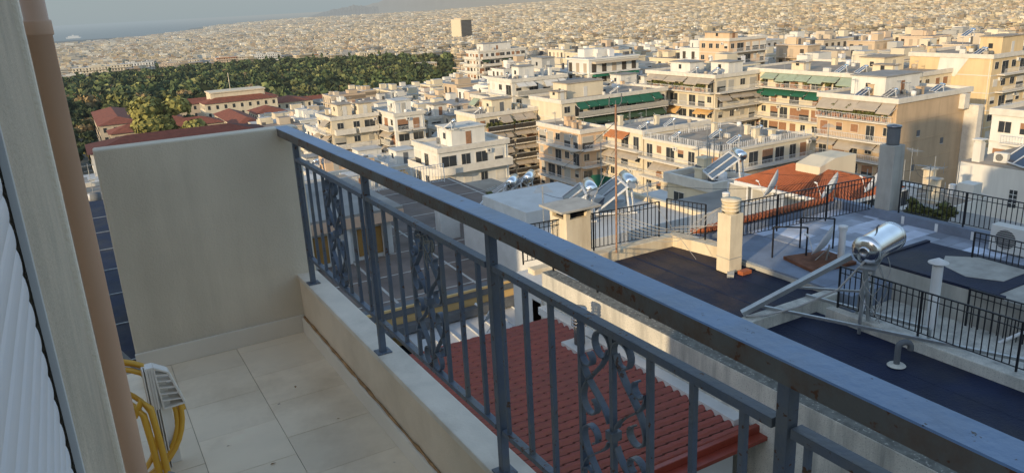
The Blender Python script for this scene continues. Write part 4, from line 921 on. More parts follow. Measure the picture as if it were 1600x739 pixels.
def clutter(t, x0, x1, y0, y1, z, n, rnd, wall):
    for _ in range(n):
        x, y = rnd.uniform(x0 + 1, x1 - 1), rnd.uniform(y0 + 1, y1 - 1); k = rnd.random(); mb = MB()
        if k < 0.38: h = rnd.uniform(1.8, 3.6); mb.tube([(x, y, z), (x, y, z + h)], 0.035, 4, 0, False); mb.obox((x - .6, y, z + h - .2), (x + .6, y + .3, z + h - .2), .03, .03); [mb.obox((x - .5 + q * .25, y - .35 + q * .1, z + h - .2), (x - .5 + q * .25, y + .4 + q * .1, z + h - .2), .02, .02) for q in range(5)]; mb.build('aerial', 'galv', t)
        elif k < 0.6: s_ = rnd.uniform(.3, .55); h = rnd.uniform(.8, 1.9); mb.box(x - s_, x + s_, y - s_, y + s_, z, z + h); mb.box(x - s_ - .1, x + s_ + .1, y - s_ - .1, y + s_ + .1, z + h, z + h + .1); mb.build('roof_chimney', 'wall_' + wall, t)
        elif k < 0.8: s_ = rnd.uniform(.35, .6); mb.lathe((x, y, z), [(0, 0), (s_, 0), (s_, s_ * 1.8), (0, s_ * 2.0)], 10); mb.build('water_tank', rnd.choice(('white_metal', 'gutter_grey', 'awn_beige')), t)
        else: s_ = rnd.uniform(.15, .35); mb.box(x - s_, x + s_, y - s_ * 2, y + s_ * 2, z, z + rnd.uniform(.4, .9)); mb.build('roof_unit', 'ac_white', t)
def block(label, x0, x1, y0, y1, zt, floors=5, wall='cream', roof='roof_tan', seed=1, huts=(), xb=None, yb=None, awn=(), shade=None, group=None, fh=3.05, front='rail',
          blank='', cat='apartment block', name='apartment_block', detail=2, step=0, hutwall=None, nclut=6, step_side='y', frontmix=False, parapet=0.5):
    rnd = random.Random(seed); cx, cy = (x0 + x1) / 2, (y0 + y1) / 2; zb = min(ground_z(cx, cy) - 4, zt - floors * fh - 3)
    RECTS.append((x0 - 1, x1 + 1, y0 - 1, y1 + 1)); t = thing(name, label, cat, (cx, cy, zb), group=group); w = 'wall_' + wall
    mb = MB(); mb.box(x0, x1, y0, y1, zb, zt); mb.build('wall', w, t)
    mb = MB(); mb.box(x0 + .25, x1 - .25, y0 + .25, y1 - .25, zt, zt + 0.06, 0)
    for a in ((x0 - .25, x0 + .12, y0 - .25, y1 + .25), (x1 - .12, x1 + .25, y0 - .25, y1 + .25), (x0 + .12, x1 - .12, y0 - .25, y0 + .12), (x0 + .12, x1 - .12, y1 - .12, y1 + .25)): mb.box(*a, zt - 0.25, zt + parapet, 1)
    mb.build('roof', [roof, 'slab_white'], t)
    for hx0, hx1, hy0, hy1, hh in huts:
        hm = MB(); hm.box(x0 + hx0, x0 + hx1, y0 + hy0, y0 + hy1, zt + 0.06, zt + hh, 0); hm.box(x0 + hx0 - .2, x0 + hx1 + .2, y0 + hy0 - .2, y0 + hy1 + .2, zt + hh, zt + hh + .18, 1)
        xm_ = x0 + (hx0 + hx1) / 2; ho = hm.build('stair_hut', ['wall_' + (hutwall or wall), roof], t); dd_ = MB(); dd_.box(xm_ - .45, xm_ + .45, y0 + hy0 - 0.04, y0 + hy0, zt + .1, zt + 2.1); dd_.build('hut_door', rnd.choice(('shade_wood', 'gutter_grey', 'ac_white', 'shade_grey')), ho)
        dd_ = MB(); dd_.box(x0 + hx0 - 0.04, x0 + hx0, y0 + (hy0 + hy1) / 2 - .4, y0 + (hy0 + hy1) / 2 + .4, zt + 1.0, zt + 1.9); dd_.build('hut_window', 'glass', ho)
    if nclut: clutter(t, x0, x1, y0, y1, zt, nclut if group else nclut + 8, rnd, wall)
    bm_ = MB()
    for fl in range(floors):
        z = zt - (fl + 1) * fh; bm_.box(x0 - .05, x1 + .05, y0 - .05, y1 + .05, z - .22, z - .06)
    bm_.box(x0 - .09, x0 - .001, y0 + .3, y0 + .42, zb + 2, zt - .3); bm_.box(x1 - .5, x1 - .38, y0 - .09, y0 - .001, zb + 2, zt - .3)
    bm_.build('string_courses', rnd.choice(('slab_white', 'wall_' + wall, 'awn_beige')), t)
    sh_ = shade or rnd.choice(SH)
    cnt = 0
    for fl in range(floors):
        zf = zt - (fl + 1) * fh
        for face in ('x', 'y'):
            if face in blank: continue
            c = x0 if face == 'x' else y0; a0, a1 = (y0, y1) if face == 'x' else (x0, x1); br = xb if face == 'x' else yb
            L_ = a1 - a0
            spans = br if br is not None else ([(0.04, 0.46), (0.54, 0.96)] if rnd.random() < 0.5 else [(0.05, 0.95)])
            fr_ = front if not frontmix else rnd.choice(['rail', 'solid', 'panel'])
            for s0, s1 in spans:
                bo = balcony_row(t, face, c, a0 + s0 * L_, a0 + s1 * L_, zf, 1.35, fr_)
                aw = dict(awn).get((face, fl)) or dict(awn).get((face, 'all'))
                if aw and aw != 'none':
                    u = a0 + s0 * L_ + 0.1
                    while u < a0 + s1 * L_ - 1.5:
                        w_ = rnd.choice((2.4, 3.2, 3.8)); w_ = min(w_, a0 + s1 * L_ - u)
                        if rnd.random() < 0.88: awning(t, face, c, u, u + w_ - 0.12, zf + 2.75, aw, 1.55, rnd.uniform(0.7, 1.3))
                        u += w_
            n = max(1, int(L_ / (2.5 if detail > 1 else 3.0)))
            for i in range(n):
                if cnt > 92: break
                u = a0 + L_ * (i + 0.5) / n + rnd.uniform(-.25, .25); inb = any(a0 + s0 * L_ < u < a0 + s1 * L_ for s0, s1 in spans)
                st_ = rnd.choice(('open', 'open', 'half', 'shut')); dr_ = inb and rnd.random() < 0.65
                w_, h_ = (rnd.choice((1.4, 1.9, 2.3)), 2.15) if dr_ else (rnd.choice((1.1, 1.3)), 1.2)
                zz = zf + (0.04 if dr_ else 0.95)
                if face == 'x': place_panel(t, c, u, zz, w_, h_, st_, 'x', sh_)
                else: place_panel(t, u, c, zz, w_, h_, st_, 'y', sh_)
                cnt += 1
                if rnd.random() < 0.12: wall_ac(t, *( (c, u + 1.15, zf + 1.9) if face == 'x' else (u + 1.15, c, zf + 1.9)), face)
    return t
def roof_solars(lst):
    for (x, y, z, rz, lab) in lst: dup(SOL, (x, y, z), rad(-32 + (rz > 100) * 6), lab, random.Random(int(x * 7 + y)).uniform(0.95, 1.15))

block('white apartment block with flat stepped roof and four rows of beige awnings', 68.3, 82.3, 134.2, 143, -21.3, 5, 'cream', 'roof_tan', 3, huts=[(4.5, 9, 1.5, 5, 2.6)], xb=[], awn={('y', 0): 'beige', ('y', 1): 'beige', ('y', 2): 'beige', ('y', 3): 'beige', ('y', 4): 'beige'}.items(), yb=[(0.14, 0.55), (0.58, 1.0)], front='dark', blank='x')
block('cream block whose top floor has a long row of dark green awnings', 82.6, 109, 125.4, 137, -19.3, 5, 'cream', 'roof_tan', 5, huts=[(4, 13, 4, 9, 2.9), (1.2, 3.2, 3, 6, 1.6)], awn={('y', 0): 'green', ('y', 1): 'dark green'}.items(), yb=[(0.12, 0.98)], front='panel', blank='x')
block('peach corner building with thin railed balconies left of the railed roof terrace', 76.5, 82.0, 110.4, 124.5, -22.6, 5, 'peach', 'roof_tan', 7, xb=[(0.0, 0.9)], yb=[(0, 1)], nclut=2)
mo = block('cream wing with orange awning over its glazed roof balcony', 82.2, 97, 100.4, 110.2, -22.2, 4, 'cream', 'roof_grey', 8, xb=[(0.0, 1)], yb=[], awn={('x', 0): 'orange', ('x', 1): 'beige'}.items(), nclut=3)
block('cream corner apartment block with white railed roof terrace and solar heaters', 82.2, 101.5, 82.3, 100.0, -22.9, 4, 'cream', 'roof_tan', 11, huts=[], xb=[(0.0, 1.0)], yb=[(0.0, 0.95)], front='rail', awn={('y', 1): 'beige', ('x', 1): 'beige'}.items(), nclut=8, parapet=0.15)
bar_rail('roof_railing', 'white railing round the roof of the cream corner block', [(81.9, 99.8, -22.7), (81.9, 82.0, -22.7), (101.4, 82.0, -22.7)], h=0.95, sp=0.4, br=0.025, pr=0.04, matk='white_metal')
bar_rail('roof_railing', 'short inner white railing in the middle of the corner block roof', [(88, 97.5, -22.8), (97, 97.5, -22.8)], h=0.9, sp=0.4, br=0.025, pr=0.04, matk='white_metal')
block('block with plant filled top balcony and two white roof huts before the peach block', 112.1, 124, 114.4, 135.5, -16.5, 5, 'cream', 'roof_grey', 13, huts=[(1.5, 5.5, 9, 15, 2.3), (5.5, 9.5, 2, 7, 2.3)], xb=[(0.0, 1)], yb=[(0, 1)], awn={('x', 0): 'beige', ('y', 1): 'beige', ('x', 2): 'ochre'}.items(), nclut=8, hutwall='white')
block('long cream block with three pale green awnings under a broad flat roof', 124.5, 146, 84.0, 119, -16.2, 4, 'pale yellow', 'roof_tan', 17, huts=[(8, 14, 8, 13, 2.6), (3, 5, 22, 25, 1.5), (3.4, 5.4, 3, 7, 1.8)], xb=[(0.0, 1)], yb=[], awn={('x', 0): 'pale green', ('x', 1): 'green'}.items(), nclut=10)
block('block with large blank tan side wall and planted balconies', 104.6, 122.8, 69.8, 83.6, -16.9, 7, 'tan', 'roof_grey', 19, huts=[(4, 12.5, 5, 11, 2.9)], xb=[(0.0, 0.96)], awn={('x', 0): 'beige', ('x', 2): 'beige'}.items(), blank='y', hutwall='white', nclut=10, front='rail')
for k, (x, z) in enumerate(((110.2, -22.6), (109.6, -27.8), (112.9, -31.5), (116.4, -24.5))):
    mb = MB(); mb.box(x - .35, x + .35, 69.72, 69.8, z, z + 0.9); mb.box(x - .42, x + .42, 69.7, 69.8, z - .08, z, 1); tag(mb.build('vent_opening', ['gutter_grey', 'slab_white']), 'small dark opening in the blank tan side wall', 'wall opening', 'small openings in the blank tan wall')
mb = MB(); mb.box(121.6, 122.9, 67.6, 69.78, -40, -19.0); mb.box(119.9, 121.2, 68.9, 69.78, -19.5, -17.2); tag(mb.build('balcony_stack', 'slab_white'), 'pale balcony ends stacked at the far corner of the tan wall', 'balconies')
block('tall ochre blank walled block with a white painted patch on the upper side', 141, 160, 77, 92.5, -13.6, 6, 'ochre yellow', 'roof_tan', 23, huts=[(6, 13, 2, 6, 3.0)], blank='x', yb=[(0.1, 0.9)], nclut=10)
mb = MB(); mb.add([(140.93, 86.5, -13.7), (140.93, 81.2, -13.9), (140.93, 83.4, -17.2), (140.93, 86.9, -16.9)], [(0, 1, 2, 3)]); mb.box(140.9, 140.95, 82.0, 82.6, -21.5, -20.3, 1)
tag(mb.build('painted_patch', ['wall_white', 'shade_wood']), 'white painted patch on the blank ochre wall', 'painted patch')
block('peach apartment house with red banded balcony against the dense city', 151.5, 165, 150, 161, -12.6, 4, 'peach', 'roof_tan', 29, huts=[(0, 3, 0, 9, 1.8)], xb=[], yb=[(0.02, 0.98)], nclut=6)
block('cream block with brown cornice and white french doors at the right edge', 88.3, 104, 30, 47.5, -14.4, 4, 'white', 'roof_tan', 31, huts=[], xb=[(0.1, 0.9)], yb=[], nclut=5, awn={('x', 2): 'beige'}.items())
block('white corner block with rounded balconies on three floors, left of the beige awnings', 44.5, 56, 100, 109, -20.1, 4, 'white', 'slab_white', 37, huts=[(3, 8.5, 1.5, 6.5, 2.6)], xb=[(0.1, 0.95)], yb=[(0.0, 1.0)], nclut=4, front='solid', awn={('y', 1): 'none', ('x', 2): 'green'}.items())
block('low pale green house with dark eaves in the shade of the railed block', 40.2, 44, 41, 46, -14.1, 2, 'pale yellow', 'roof_grey', 41, nclut=3, xb=[], yb=[(0, 1)])
block('long white apartment block with black shaded balcony in front of the dense city', 158, 182, 304, 316, -20.5, 6, 'white', 'roof_grey', 43, huts=[(4, 18, 3, 9, 3)], xb=[(0, 1)], yb=[(0.05, 0.95)], nclut=8, front='solid', awn={('y', 1): 'dark green'}.items())
block('small ochre villa with flat roof among the garden trees', 320, 338, 745, 760, -57, 3, 'ochre yellow', 'roof_tan', 45, nclut=2, xb=[], yb=[])
block('second ochre villa, wider and lower, among the garden trees', 300, 316, 730, 742, -60, 2, 'ochre yellow', 'roof_tan', 46, nclut=2, xb=[], yb=[])
roof_solars([(84.5, 94, -22.8, 20, 'solar heater at the left end of the railed roof terrace'), (90, 90.5, -22.8, 20, 'solar heater in the middle of the railed roof terrace'),
  (88.2, 84.6, -22.8, 20, 'solar heater at the near corner of the railed roof terrace'), (97, 88.5, -22.8, 20, 'solar heater at the right end of the railed roof terrace'),
  (113.8, 121.5, -16.4, 20, 'solar heater between the two white roof huts'), (115.2, 117.0, -16.4, 20, 'second solar heater beside the white roof huts'),
  (107.2, 76.8, -16.8, 200, 'solar heater at the left of the white roof hut above the tan wall'), (108.8, 73.3, -16.8, 20, 'solar heater in front of the white roof hut above the tan wall'), (118, 71.6, -16.8, 20, 'solar heater at the far right above the blank tan wall'),
  (128.5, 97, -16.1, 20, 'solar heater on the broad flat roof, left one'), (129.5, 93.5, -16.1, 20, 'solar heater on the broad flat roof, right one'),
  (71, 137, -21.2, 20, 'solar heater on the white roof with the beige awnings below'), (98, 127.5, -19.2, 20, 'solar heater above the dark green awnings'), (84.6, 102, -22.1, 20, 'solar heater beside the orange awning'), (90, 101.5, -22.1, 20, 'solar heater behind the orange awning roof'),
  (143.5, 80, -13.5, 20, 'solar heater on the ochre block roof, nearest the edge'), (146, 84, -10.4, 20, 'solar heater on top of the ochre block roof hut'), (90.5, 41, -14.3, 20, 'solar heater above the french doors at the right edge'),
  (48, 101.5, -17.4, 20, 'solar heater on the white rounded block')])
for fl in range(4):   # rounded corner balconies
    z = -20.1 - (fl + 1) * 3.05; mb = MB(); n = 16
    P = [(45.6 + 3.0 * math.cos(rad(170 + 110 * i / n)), 101.0 + 3.0 * math.sin(rad(170 + 110 * i / n))) for i in range(n + 1)]
    mb.prism([(45.6, 101.0)] + P, z - .19, z + .01)
    for p, q in zip(P, P[1:]): mb.obox((p[0], p[1], z + .46), (q[0], q[1], z + .46), .08, .92)
    tag(mb.build('corner_balcony', 'slab_white'), 'rounded white corner balcony of the white corner block', 'balcony', 'rounded corner balconies of the white corner block')
# procedural neighbours on the same street grid
CITYCOL = [('white', (0.68, 0.67, 0.62)), ('cream', (0.66, 0.59, 0.45)), ('beige', (0.56, 0.48, 0.37)), ('pale yellow', (0.66, 0.58, 0.42)), ('grey', (0.42, 0.42, 0.40)), ('tan', (0.52, 0.41, 0.29)), ('peach', (0.60, 0.48, 0.36))]
def in_garden(x, y):
    r = math.hypot(x, y); b = math.degrees(math.atan2(x, y))
    if b > 25.5: return False
    near = 425 if b < 11 else 425 + (b - 11) * 11
    if b < 10.5: near = 175          # campus of red roofed houses included
    elif b < 15: near = 300 + (b - 10.5) * 30
    far = 1110 - max(0, b - 14) * 14 - max(0, 11 - b) * 16
    return near < r < far
def visible_bearing(x, y, m=2): b = math.degrees(math.atan2(x, y)); return -m - 1 < b < 63 + m
LM = [('the beige awning block', 75, 138), ('the dark green awnings', 96, 131), ('the railed roof terrace', 92, 91), ('the tan blank wall', 113, 76), ('the pale green awnings', 134, 100), ('the ochre blank wall', 150, 84), ('the peach banded house', 158, 155),
      ('the white rounded block', 50, 104), ('the red roofed campus', 40, 330), ('the garden trees', 230, 620), ('the long white block', 170, 310), ('the tower', 985, 1966)]
def relation(x, y):
    n, a, b = min(LM, key=lambda q: math.hypot(x - q[1], y - q[2]) / (1 + 0.0 * q[1])); r0, r1 = math.hypot(a, b), math.hypot(x, y); b0, b1 = math.atan2(a, b), math.atan2(x, y)
    if abs(b1 - b0) * r0 > abs(r1 - r0): return ('right of ' if b1 > b0 else 'left of ') + n
    return ('behind ' if r1 > r0 else 'in front of ') + n
cells = []
R0 = random.Random(77)
gx = 8.0
xs_list = []
x = -60.0
while x < 640:
    xs_list.append(x); x += R0.uniform(10.5, 16)
for i, xa in enumerate(xs_list[:-1]):
    y = 20.0 + R0.uniform(0, 8); k = 0
    while y < 640:
        ly = R0.uniform(8.5, 14); x0, x1 = xa + R0.uniform(0, 1), xs_list[i + 1] - (R0.uniform(0, 1.2) if i % 3 else R0.uniform(5, 7)); y0, y1 = y, y + ly
        y += ly + (R0.uniform(0, .5) if k % 4 else R0.uniform(6, 8)); k += 1
        cx, cy = (x0 + x1) / 2, (y0 + y1) / 2; r = math.hypot(cx, cy); b = math.degrees(math.atan2(cx, cy))
        if r < 48 or not visible_bearing(cx, cy) or in_garden(cx, cy) or in_garden(x0, y1) or in_garden(x0, y0): continue
        if any(x0 < q[1] and x1 > q[0] and y0 < q[3] and y1 > q[2] for q in RECTS): continue
        if b < 4 and r < 430 and r > 60: 
            if r > 160: continue
        fl = R0.choice((4, 5, 5, 6, 6, 7)) if r > 130 else R0.choice((4, 5, 5, 6))
        zt = ground_z(cx, cy) + 1 + fl * 3.05
        if r < 165: zt = min(zt, -0.205 * r - 0.5 if b > 26 else -0.17 * r - 3)
        if b < 24 and r < 340: zt = min(zt, -0.127 * r)
        if r < 138 and 20 < b < 66: zt = min(zt, -0.29 * r if r < 105 else -0.265 * r)
        if 105 <= r < 150 and 24 < b < 31: zt = min(zt, -0.26 * r)
        if 20 < x1 and x0 < 46 and y0 < 36: continue
        if 44 < x1 and x0 < 60 and y0 < 34: continue
        cells.append((r, x0, x1, y0, y1, zt, fl, b))
cells.sort()
near_cells = [c for c in cells if c[0] < 195]; mid_cells = [c for c in cells if 195 <= c[0]]
mid_ind = mid_cells[:max(0, 285 - len(near_cells) - 20)]; rest = mid_cells[len(mid_ind):]
print('CELLS', len(near_cells), len(mid_ind), len(rest))
def lab(wn, fl, extra, x, y): return '%s storey %s block %s %s' % ({1: 'one', 2: 'two', 3: 'three', 4: 'four', 5: 'five', 6: 'six', 7: 'seven'}[fl], wn, extra.replace('with pale green awnings', 'with green awnings'), relation(x, y))
GR = 'apartment blocks filling the hillside'
for i, (r, x0, x1, y0, y1, zt, fl, b) in enumerate(near_cells):
    rnd = random.Random(1000 + i); wn = rnd.choices([c[0] for c in CITYCOL], [5, 7, 4, 3, .8, 2, 2])[0]; ac_ = rnd.choice(('beige', 'beige', 'green', 'pale green', 'orange', 'white', 'ochre', None, None))
    hw = (x1 - x0); hut = [(hw * 0.25, hw * 0.25 + rnd.uniform(3, 5), 3, rnd.uniform(6, 8), rnd.uniform(2.3, 2.9))]
    if rnd.random() < 0.5: hut.append((hw * 0.65, hw * 0.65 + rnd.uniform(2, 3.5), 1.5, rnd.uniform(3.5, 5), rnd.uniform(1.4, 2.4)))
    aw = {}
    if ac_:
        for f_ in range(3):
            for face in 'xy':
                if rnd.random() < 0.55: aw[(face, f_)] = ac_
    vis = 3 if r > 90 else 2
    block(lab(wn, fl, 'with %s' % (ac_ + ' awnings' if ac_ else 'plain balconies'), (x0 + x1) / 2, (y0 + y1) / 2), x0, x1, y0, y1, zt, vis, wn, rnd.choice(('roof_tan', 'roof_grey', 'roof_white')), 2000 + i, hut, awn=aw.items(), group=GR, detail=1, frontmix=True, nclut=rnd.randint(11, 19), blank=rnd.choice(('', '', '', 'y')), hutwall=rnd.choice(('white', None)))
    for q in range(rnd.choice((0, 1, 1, 2, 3))):
        if r > 60: dup(SOL, (rnd.uniform(x0 + 2.2, x1 - 2), rnd.uniform(y0 + 2, y1 - 2), zt + 0.06), rad(rnd.uniform(-45, -20)), 'small solar water heater on one of the crowded hillside roofs', rnd.uniform(.9, 1.15), 'solar water heaters on the hillside roofs')
# mid distance: one mesh per block
def col_mesh(o, cols):
    me = o.data; a = me.color_attributes.new('Col', 'FLOAT_COLOR', 'CORNER'); arr = np.repeat(np.array(cols, dtype=np.float32), 4, axis=0)
    a.data.foreach_set('color', arr.ravel())
def boxes_mesh(name, B, C, matk):
    # B: (n,6) x0 x1 y0 y1 z0 z1 ; C: (n,3 faces? ,) colours per box [side, roof]
    B = np.array(B, dtype=np.float64); n = len(B)
    v = np.empty((n, 8, 3)); idx = [(0, 2, 4), (1, 2, 4), (1, 3, 4), (0, 3, 4), (0, 2, 5), (1, 2, 5), (1, 3, 5), (0, 3, 5)]
    for k, (a, b, c) in enumerate(idx): v[:, k, 0] = B[:, a]; v[:, k, 1] = B[:, b]; v[:, k, 2] = B[:, c]
    f = np.array([(4, 5, 6, 7), (0, 1, 5, 4), (1, 2, 6, 5), (2, 3, 7, 6), (3, 0, 4, 7)])
    F = (f[None, :, :] + (np.arange(n) * 8)[:, None, None]).reshape(-1, 4)
    me = bpy.data.meshes.new(name); me.vertices.add(n * 8); me.vertices.foreach_set('co', v.ravel())
    me.loops.add(len(F) * 4); me.loops.foreach_set('vertex_index', F.ravel().astype(np.int32)); me.polygons.add(len(F))
    me.polygons.foreach_set('loop_start', np.arange(0, len(F) * 4, 4, dtype=np.int32)); me.polygons.foreach_set('loop_total', np.full(len(F), 4, dtype=np.int32)); me.update(calc_edges=True)
    C = np.array(C, dtype=np.float32)  # (n,2,3)
    cc = np.ones((n, 5, 4, 4), dtype=np.float32); cc[:, 0, :, :3] = C[:, 1, None, :]; cc[:, 1:, :, :3] = C[:, 0, None, None, :]
    a = me.color_attributes.new('Col', 'FLOAT_COLOR', 'CORNER'); a.data.foreach_set('color', cc.ravel())
    me.polygons.foreach_set('use_smooth', np.zeros(len(F), dtype=bool)); me.materials.append(M[matk]); o = bpy.data.objects.new(name, me); COL.objects.link(o); return o
ROOFC = [(0.36, 0.33, 0.28), (0.30, 0.30, 0.29), (0.5, 0.49, 0.46), (0.27, 0.22, 0.18), (0.42, 0.18, 0.09)]
DARK = (0.05, 0.05, 0.05)
def small_block(B, C, x0, x1, y0, y1, zt, zb, wc, rnd, lod):
    rc = rnd.choices(ROOFC, [4, 4, 3, 2, .25])[0]; B.append((x0, x1, y0, y1, zb, zt)); C.append((wc, rc))
    w_, l_ = x1 - x0, y1 - y0
    for q in range(rnd.choice((1, 1, 2, 2, 3)) if lod < 2 else rnd.choice((0, 1, 1))):
        a, b = rnd.uniform(x0 + 1, x1 - w_ * .4), rnd.uniform(y0 + 1, y1 - l_ * .4); B.append((a, a + rnd.uniform(2.5, w_ * .4), b, b + rnd.uniform(2.5, l_ * .4), zt, zt + rnd.uniform(1.6, 3))); C.append((tuple(v * kq for kq in (rnd.uniform(.85, 1.08),) for v in wc), rc))
    if lod == 0:
        sl = tuple(v * 1.05 for v in wc)
        for f_ in range(5):
            zf = zt - (f_ + 1) * 3.05
            B.append((x0 - 1.3, x0, y0 + .5, y1 - .5, zf - .2, zf + (0.8 if f_ % 2 else 0.05))); C.append((sl, sl)); B.append((x0 + .5, x1 - .5, y0 - 1.3, y0, zf - .2, zf + (0.8 if rnd.random() < .5 else .05))); C.append((sl, sl))
            n = int(l_ / 3)
            for i in range(n): u = y0 + (i + .5) * l_ / n; B.append((x0 - .06, x0, u - .65, u + .65, zf + .1, zf + 2.3)); C.append(((0.07, 0.06, 0.05) if rnd.random() < .6 else (0.4, 0.33, 0.25), DARK))
            n = int(w_ / 3)
            for i in range(n): u = x0 + (i + .5) * w_ / n; B.append((u - .65, u + .65, y0 - .06, y0, zf + .1, zf + 2.3)); C.append(((0.07, 0.06, 0.05) if rnd.random() < .6 else (0.4, 0.33, 0.25), DARK))
            if rnd.random() < .3: ac = rnd.choice(((.02, .15, .09), (.5, .43, .33), (.5, .18, .06), (.5, .43, .33))); B.append((x0 + 1, x1 - 1, y0 - 1.5, y0 - .05, zf + 2.2, zf + 2.7)); C.append((ac, ac))
        B.append((x0 - .2, x1 + .2, y0 - .2, y1 + .2, zt, zt + .35)); C.append((sl, rc))
        for q in range(4):
            a, b = rnd.uniform(x0 + 1, x1 - 1), rnd.uniform(y0 + 1, y1 - 1); B.append((a, a + rnd.uniform(.3, 1.6), b, b + rnd.uniform(.3, 1.2), zt + .35, zt + rnd.uniform(.9, 2.2))); C.append((rnd.choice(((.7, .7, .7), (.1, .1, .1), wc)), rc))
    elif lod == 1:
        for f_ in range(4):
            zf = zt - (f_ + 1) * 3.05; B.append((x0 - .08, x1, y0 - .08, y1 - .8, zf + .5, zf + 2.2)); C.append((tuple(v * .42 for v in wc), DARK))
for i, (r, x0, x1, y0, y1, zt, fl, b) in enumerate(mid_ind):
    rnd = random.Random(5000 + i); wn, wc = rnd.choices(CITYCOL, [6, 6, 3, 2, 1.2, 1.2, 1.2])[0]; B, C = [], []
    small_block(B, C, x0, x1, y0, y1, zt, ground_z((x0 + x1) / 2, (y0 + y1) / 2) - 5, wc, rnd, 0)
    cx, cy = (x0 + x1) / 2, (y0 + y1) / 2; B = [(q[0] - cx, q[1] - cx, q[2] - cy, q[3] - cy, q[4] - zt, q[5] - zt) for q in B]
    o = boxes_mesh('apartment_block', B, C, 'city'); o.location = (cx, cy, zt); tag(o, lab(wn, fl, 'with flat cluttered roof', cx, cy), 'apartment block', GR)
# far city as one mass
B, C = [], []; rnd = random.Random(99)
for (r, x0, x1, y0, y1, zt, fl, b) in rest:
    wn, wc = rnd.choices(CITYCOL, [6, 6, 3, 2, 1.2, 1.2, 1.2])[0]; small_block(B, C, x0, x1, y0, y1, zt, ground_z((x0 + x1) / 2, (y0 + y1) / 2) - 5, wc, rnd, 0 if r < 380 else 1)
r = 560.0
while r < 12500:
    s_ = max(18.0, r * 0.0072); n = int(rad(70) * r / s_)
    for j in range(n):
        b = -4 + 70 * (j + rnd.uniform(.1, .9)) / n; rr_ = r + rnd.uniform(-.45, .45) * s_; x, y = rr_ * math.sin(rad(b)), rr_ * math.cos(rad(b))
        if x < 640 and y < 640: continue
        if in_garden(x, y) or (b < 26 and rr_ < 1110 - max(0, b - 14) * 14 - max(0, 11 - b) * 16): continue
        coast = 8200 if b < 9 else 99999
        if b < 3.2: coast = 5600 + 500 * (b + 4) / 7
        elif b < 9: coast = 6400 + (b - 3.2) * 600
        if rr_ > coast: continue
        dens = 0.84 + 0.55 * math.sin(b * 1.1 + rr_ * 0.0009 + 1.7) * math.sin(rr_ * 0.0041 + b * .23)
        if rnd.random() > dens:
            if rnd.random() < 0.6:
                q = s_ * rnd.uniform(.35, .6); g_ = ground_z(x, y); k = rnd.uniform(.7, 1.5); c_ = (.05 * k, .065 * k, .03 * k); B.append((x - q, x + q, y - q, y + q, g_ - 8, g_ + rnd.uniform(4, 9))); C.append((c_, c_))
            continue
        big_ = 1.7 if rnd.random() < .05 else 1; w_, l_ = s_ * rnd.uniform(.45, 1.0) * big_, s_ * rnd.uniform(.45, 1.0) * big_; g_ = ground_z(x, y); h = rnd.choice((6, 9, 12, 15, 18)) * (1 if r < 3000 else 1.15) + rnd.uniform(0, 3)
        wn, wc = rnd.choices(CITYCOL, [6, 6, 3, 2, 1.2, 1.2, 1.2])[0]; k = rnd.uniform(.45, 1.1); wc = (wc[0] * k, wc[1] * k * .96, wc[2] * k * .88)
        small_block(B, C, x - w_ / 2, x + w_ / 2, y - l_ / 2, y + l_ / 2, g_ + h, g_ - 8, wc, rnd, 1 if r < 1500 else (2 if r < 4000 else 3)) if r < 4000 else (B.append((x - w_ / 2, x + w_ / 2, y - l_ / 2, y + l_ / 2, g_ - 10, g_ + h)), C.append((wc, rnd.choice(ROOFC[:3]))))
    r += s_ * 0.95
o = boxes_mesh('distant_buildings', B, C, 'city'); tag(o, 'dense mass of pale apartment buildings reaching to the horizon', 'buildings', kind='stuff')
print('FARBOX', len(B))
# landmark tower
tw = thing('tower_block', 'tall slab tower standing alone above the distant city', 'tower', (985, 1966, -118))
mb = MB(); mb.box(968, 1001, 1958, 2018, -118, -41); mb.build('wall', 'wall_pale yellow', tw)
mb = MB()
mb.box(970, 1001.5, 1957.2, 1958, -116, -43)  # dark sheet paints the tower's shaded side; window bands lie over it
for i in range(20): mb.box(970, 1001.5, 1956.9, 1957.2, -112 + i * 3.4, -111 + i * 3.4, 1)
mb.build('shaded_face_bands', ['painted_shade', 'gutter_grey'], tw)
mb = MB(); mb.box(974, 997, 1964, 2010, -41, -37); mb.build('roof', 'wall_beige', tw)
# row of larger blocks along the far edge of the garden
rnd = random.Random(31)
for i in range(15):
    b = 0.5 + i * 1.35 + rnd.uniform(-.2, .2); r = 1150 + rnd.uniform(-12, 40) - max(0, b - 14) * 14 - max(0, 11 - b) * 16; x, y = r * math.sin(rad(b)), r * math.cos(rad(b)); w_ = rnd.uniform(24, 42); g_ = ground_z(x, y); wn, wc = rnd.choice((CITYCOL[0], CITYCOL[1], CITYCOL[3], CITYCOL[6], CITYCOL[4]))
    B, C = [], []; h = rnd.uniform(17, 25); small_block(B, C, -w_ / 2, w_ / 2, -9, 9, h, -8, wc, rnd, 0); o = boxes_mesh('office_building', B, C, 'city'); o.location = (x, y, g_)
    tag(o, '%s building in the row along the far edge of the garden' % wn, 'building', 'buildings along the far edge of the garden')
# ship and stadium-like details on the sea
sp = thing('ship', 'tiny white ship on the pale sea near the horizon', 'ship', (180, 9900, -151))
mb = MB(); mb.prism([(110, 9890), (250, 9890), (265, 9900), (250, 9910), (110, 9910)], -151, -138); mb.build('hull', 'white_metal', sp)
mb = MB(); mb.box(130, 235, 9893, 9907, -138, -124); mb.box(170, 190, 9896, 9904, -124, -114); mb.build('superstructure', 'white_metal', sp)

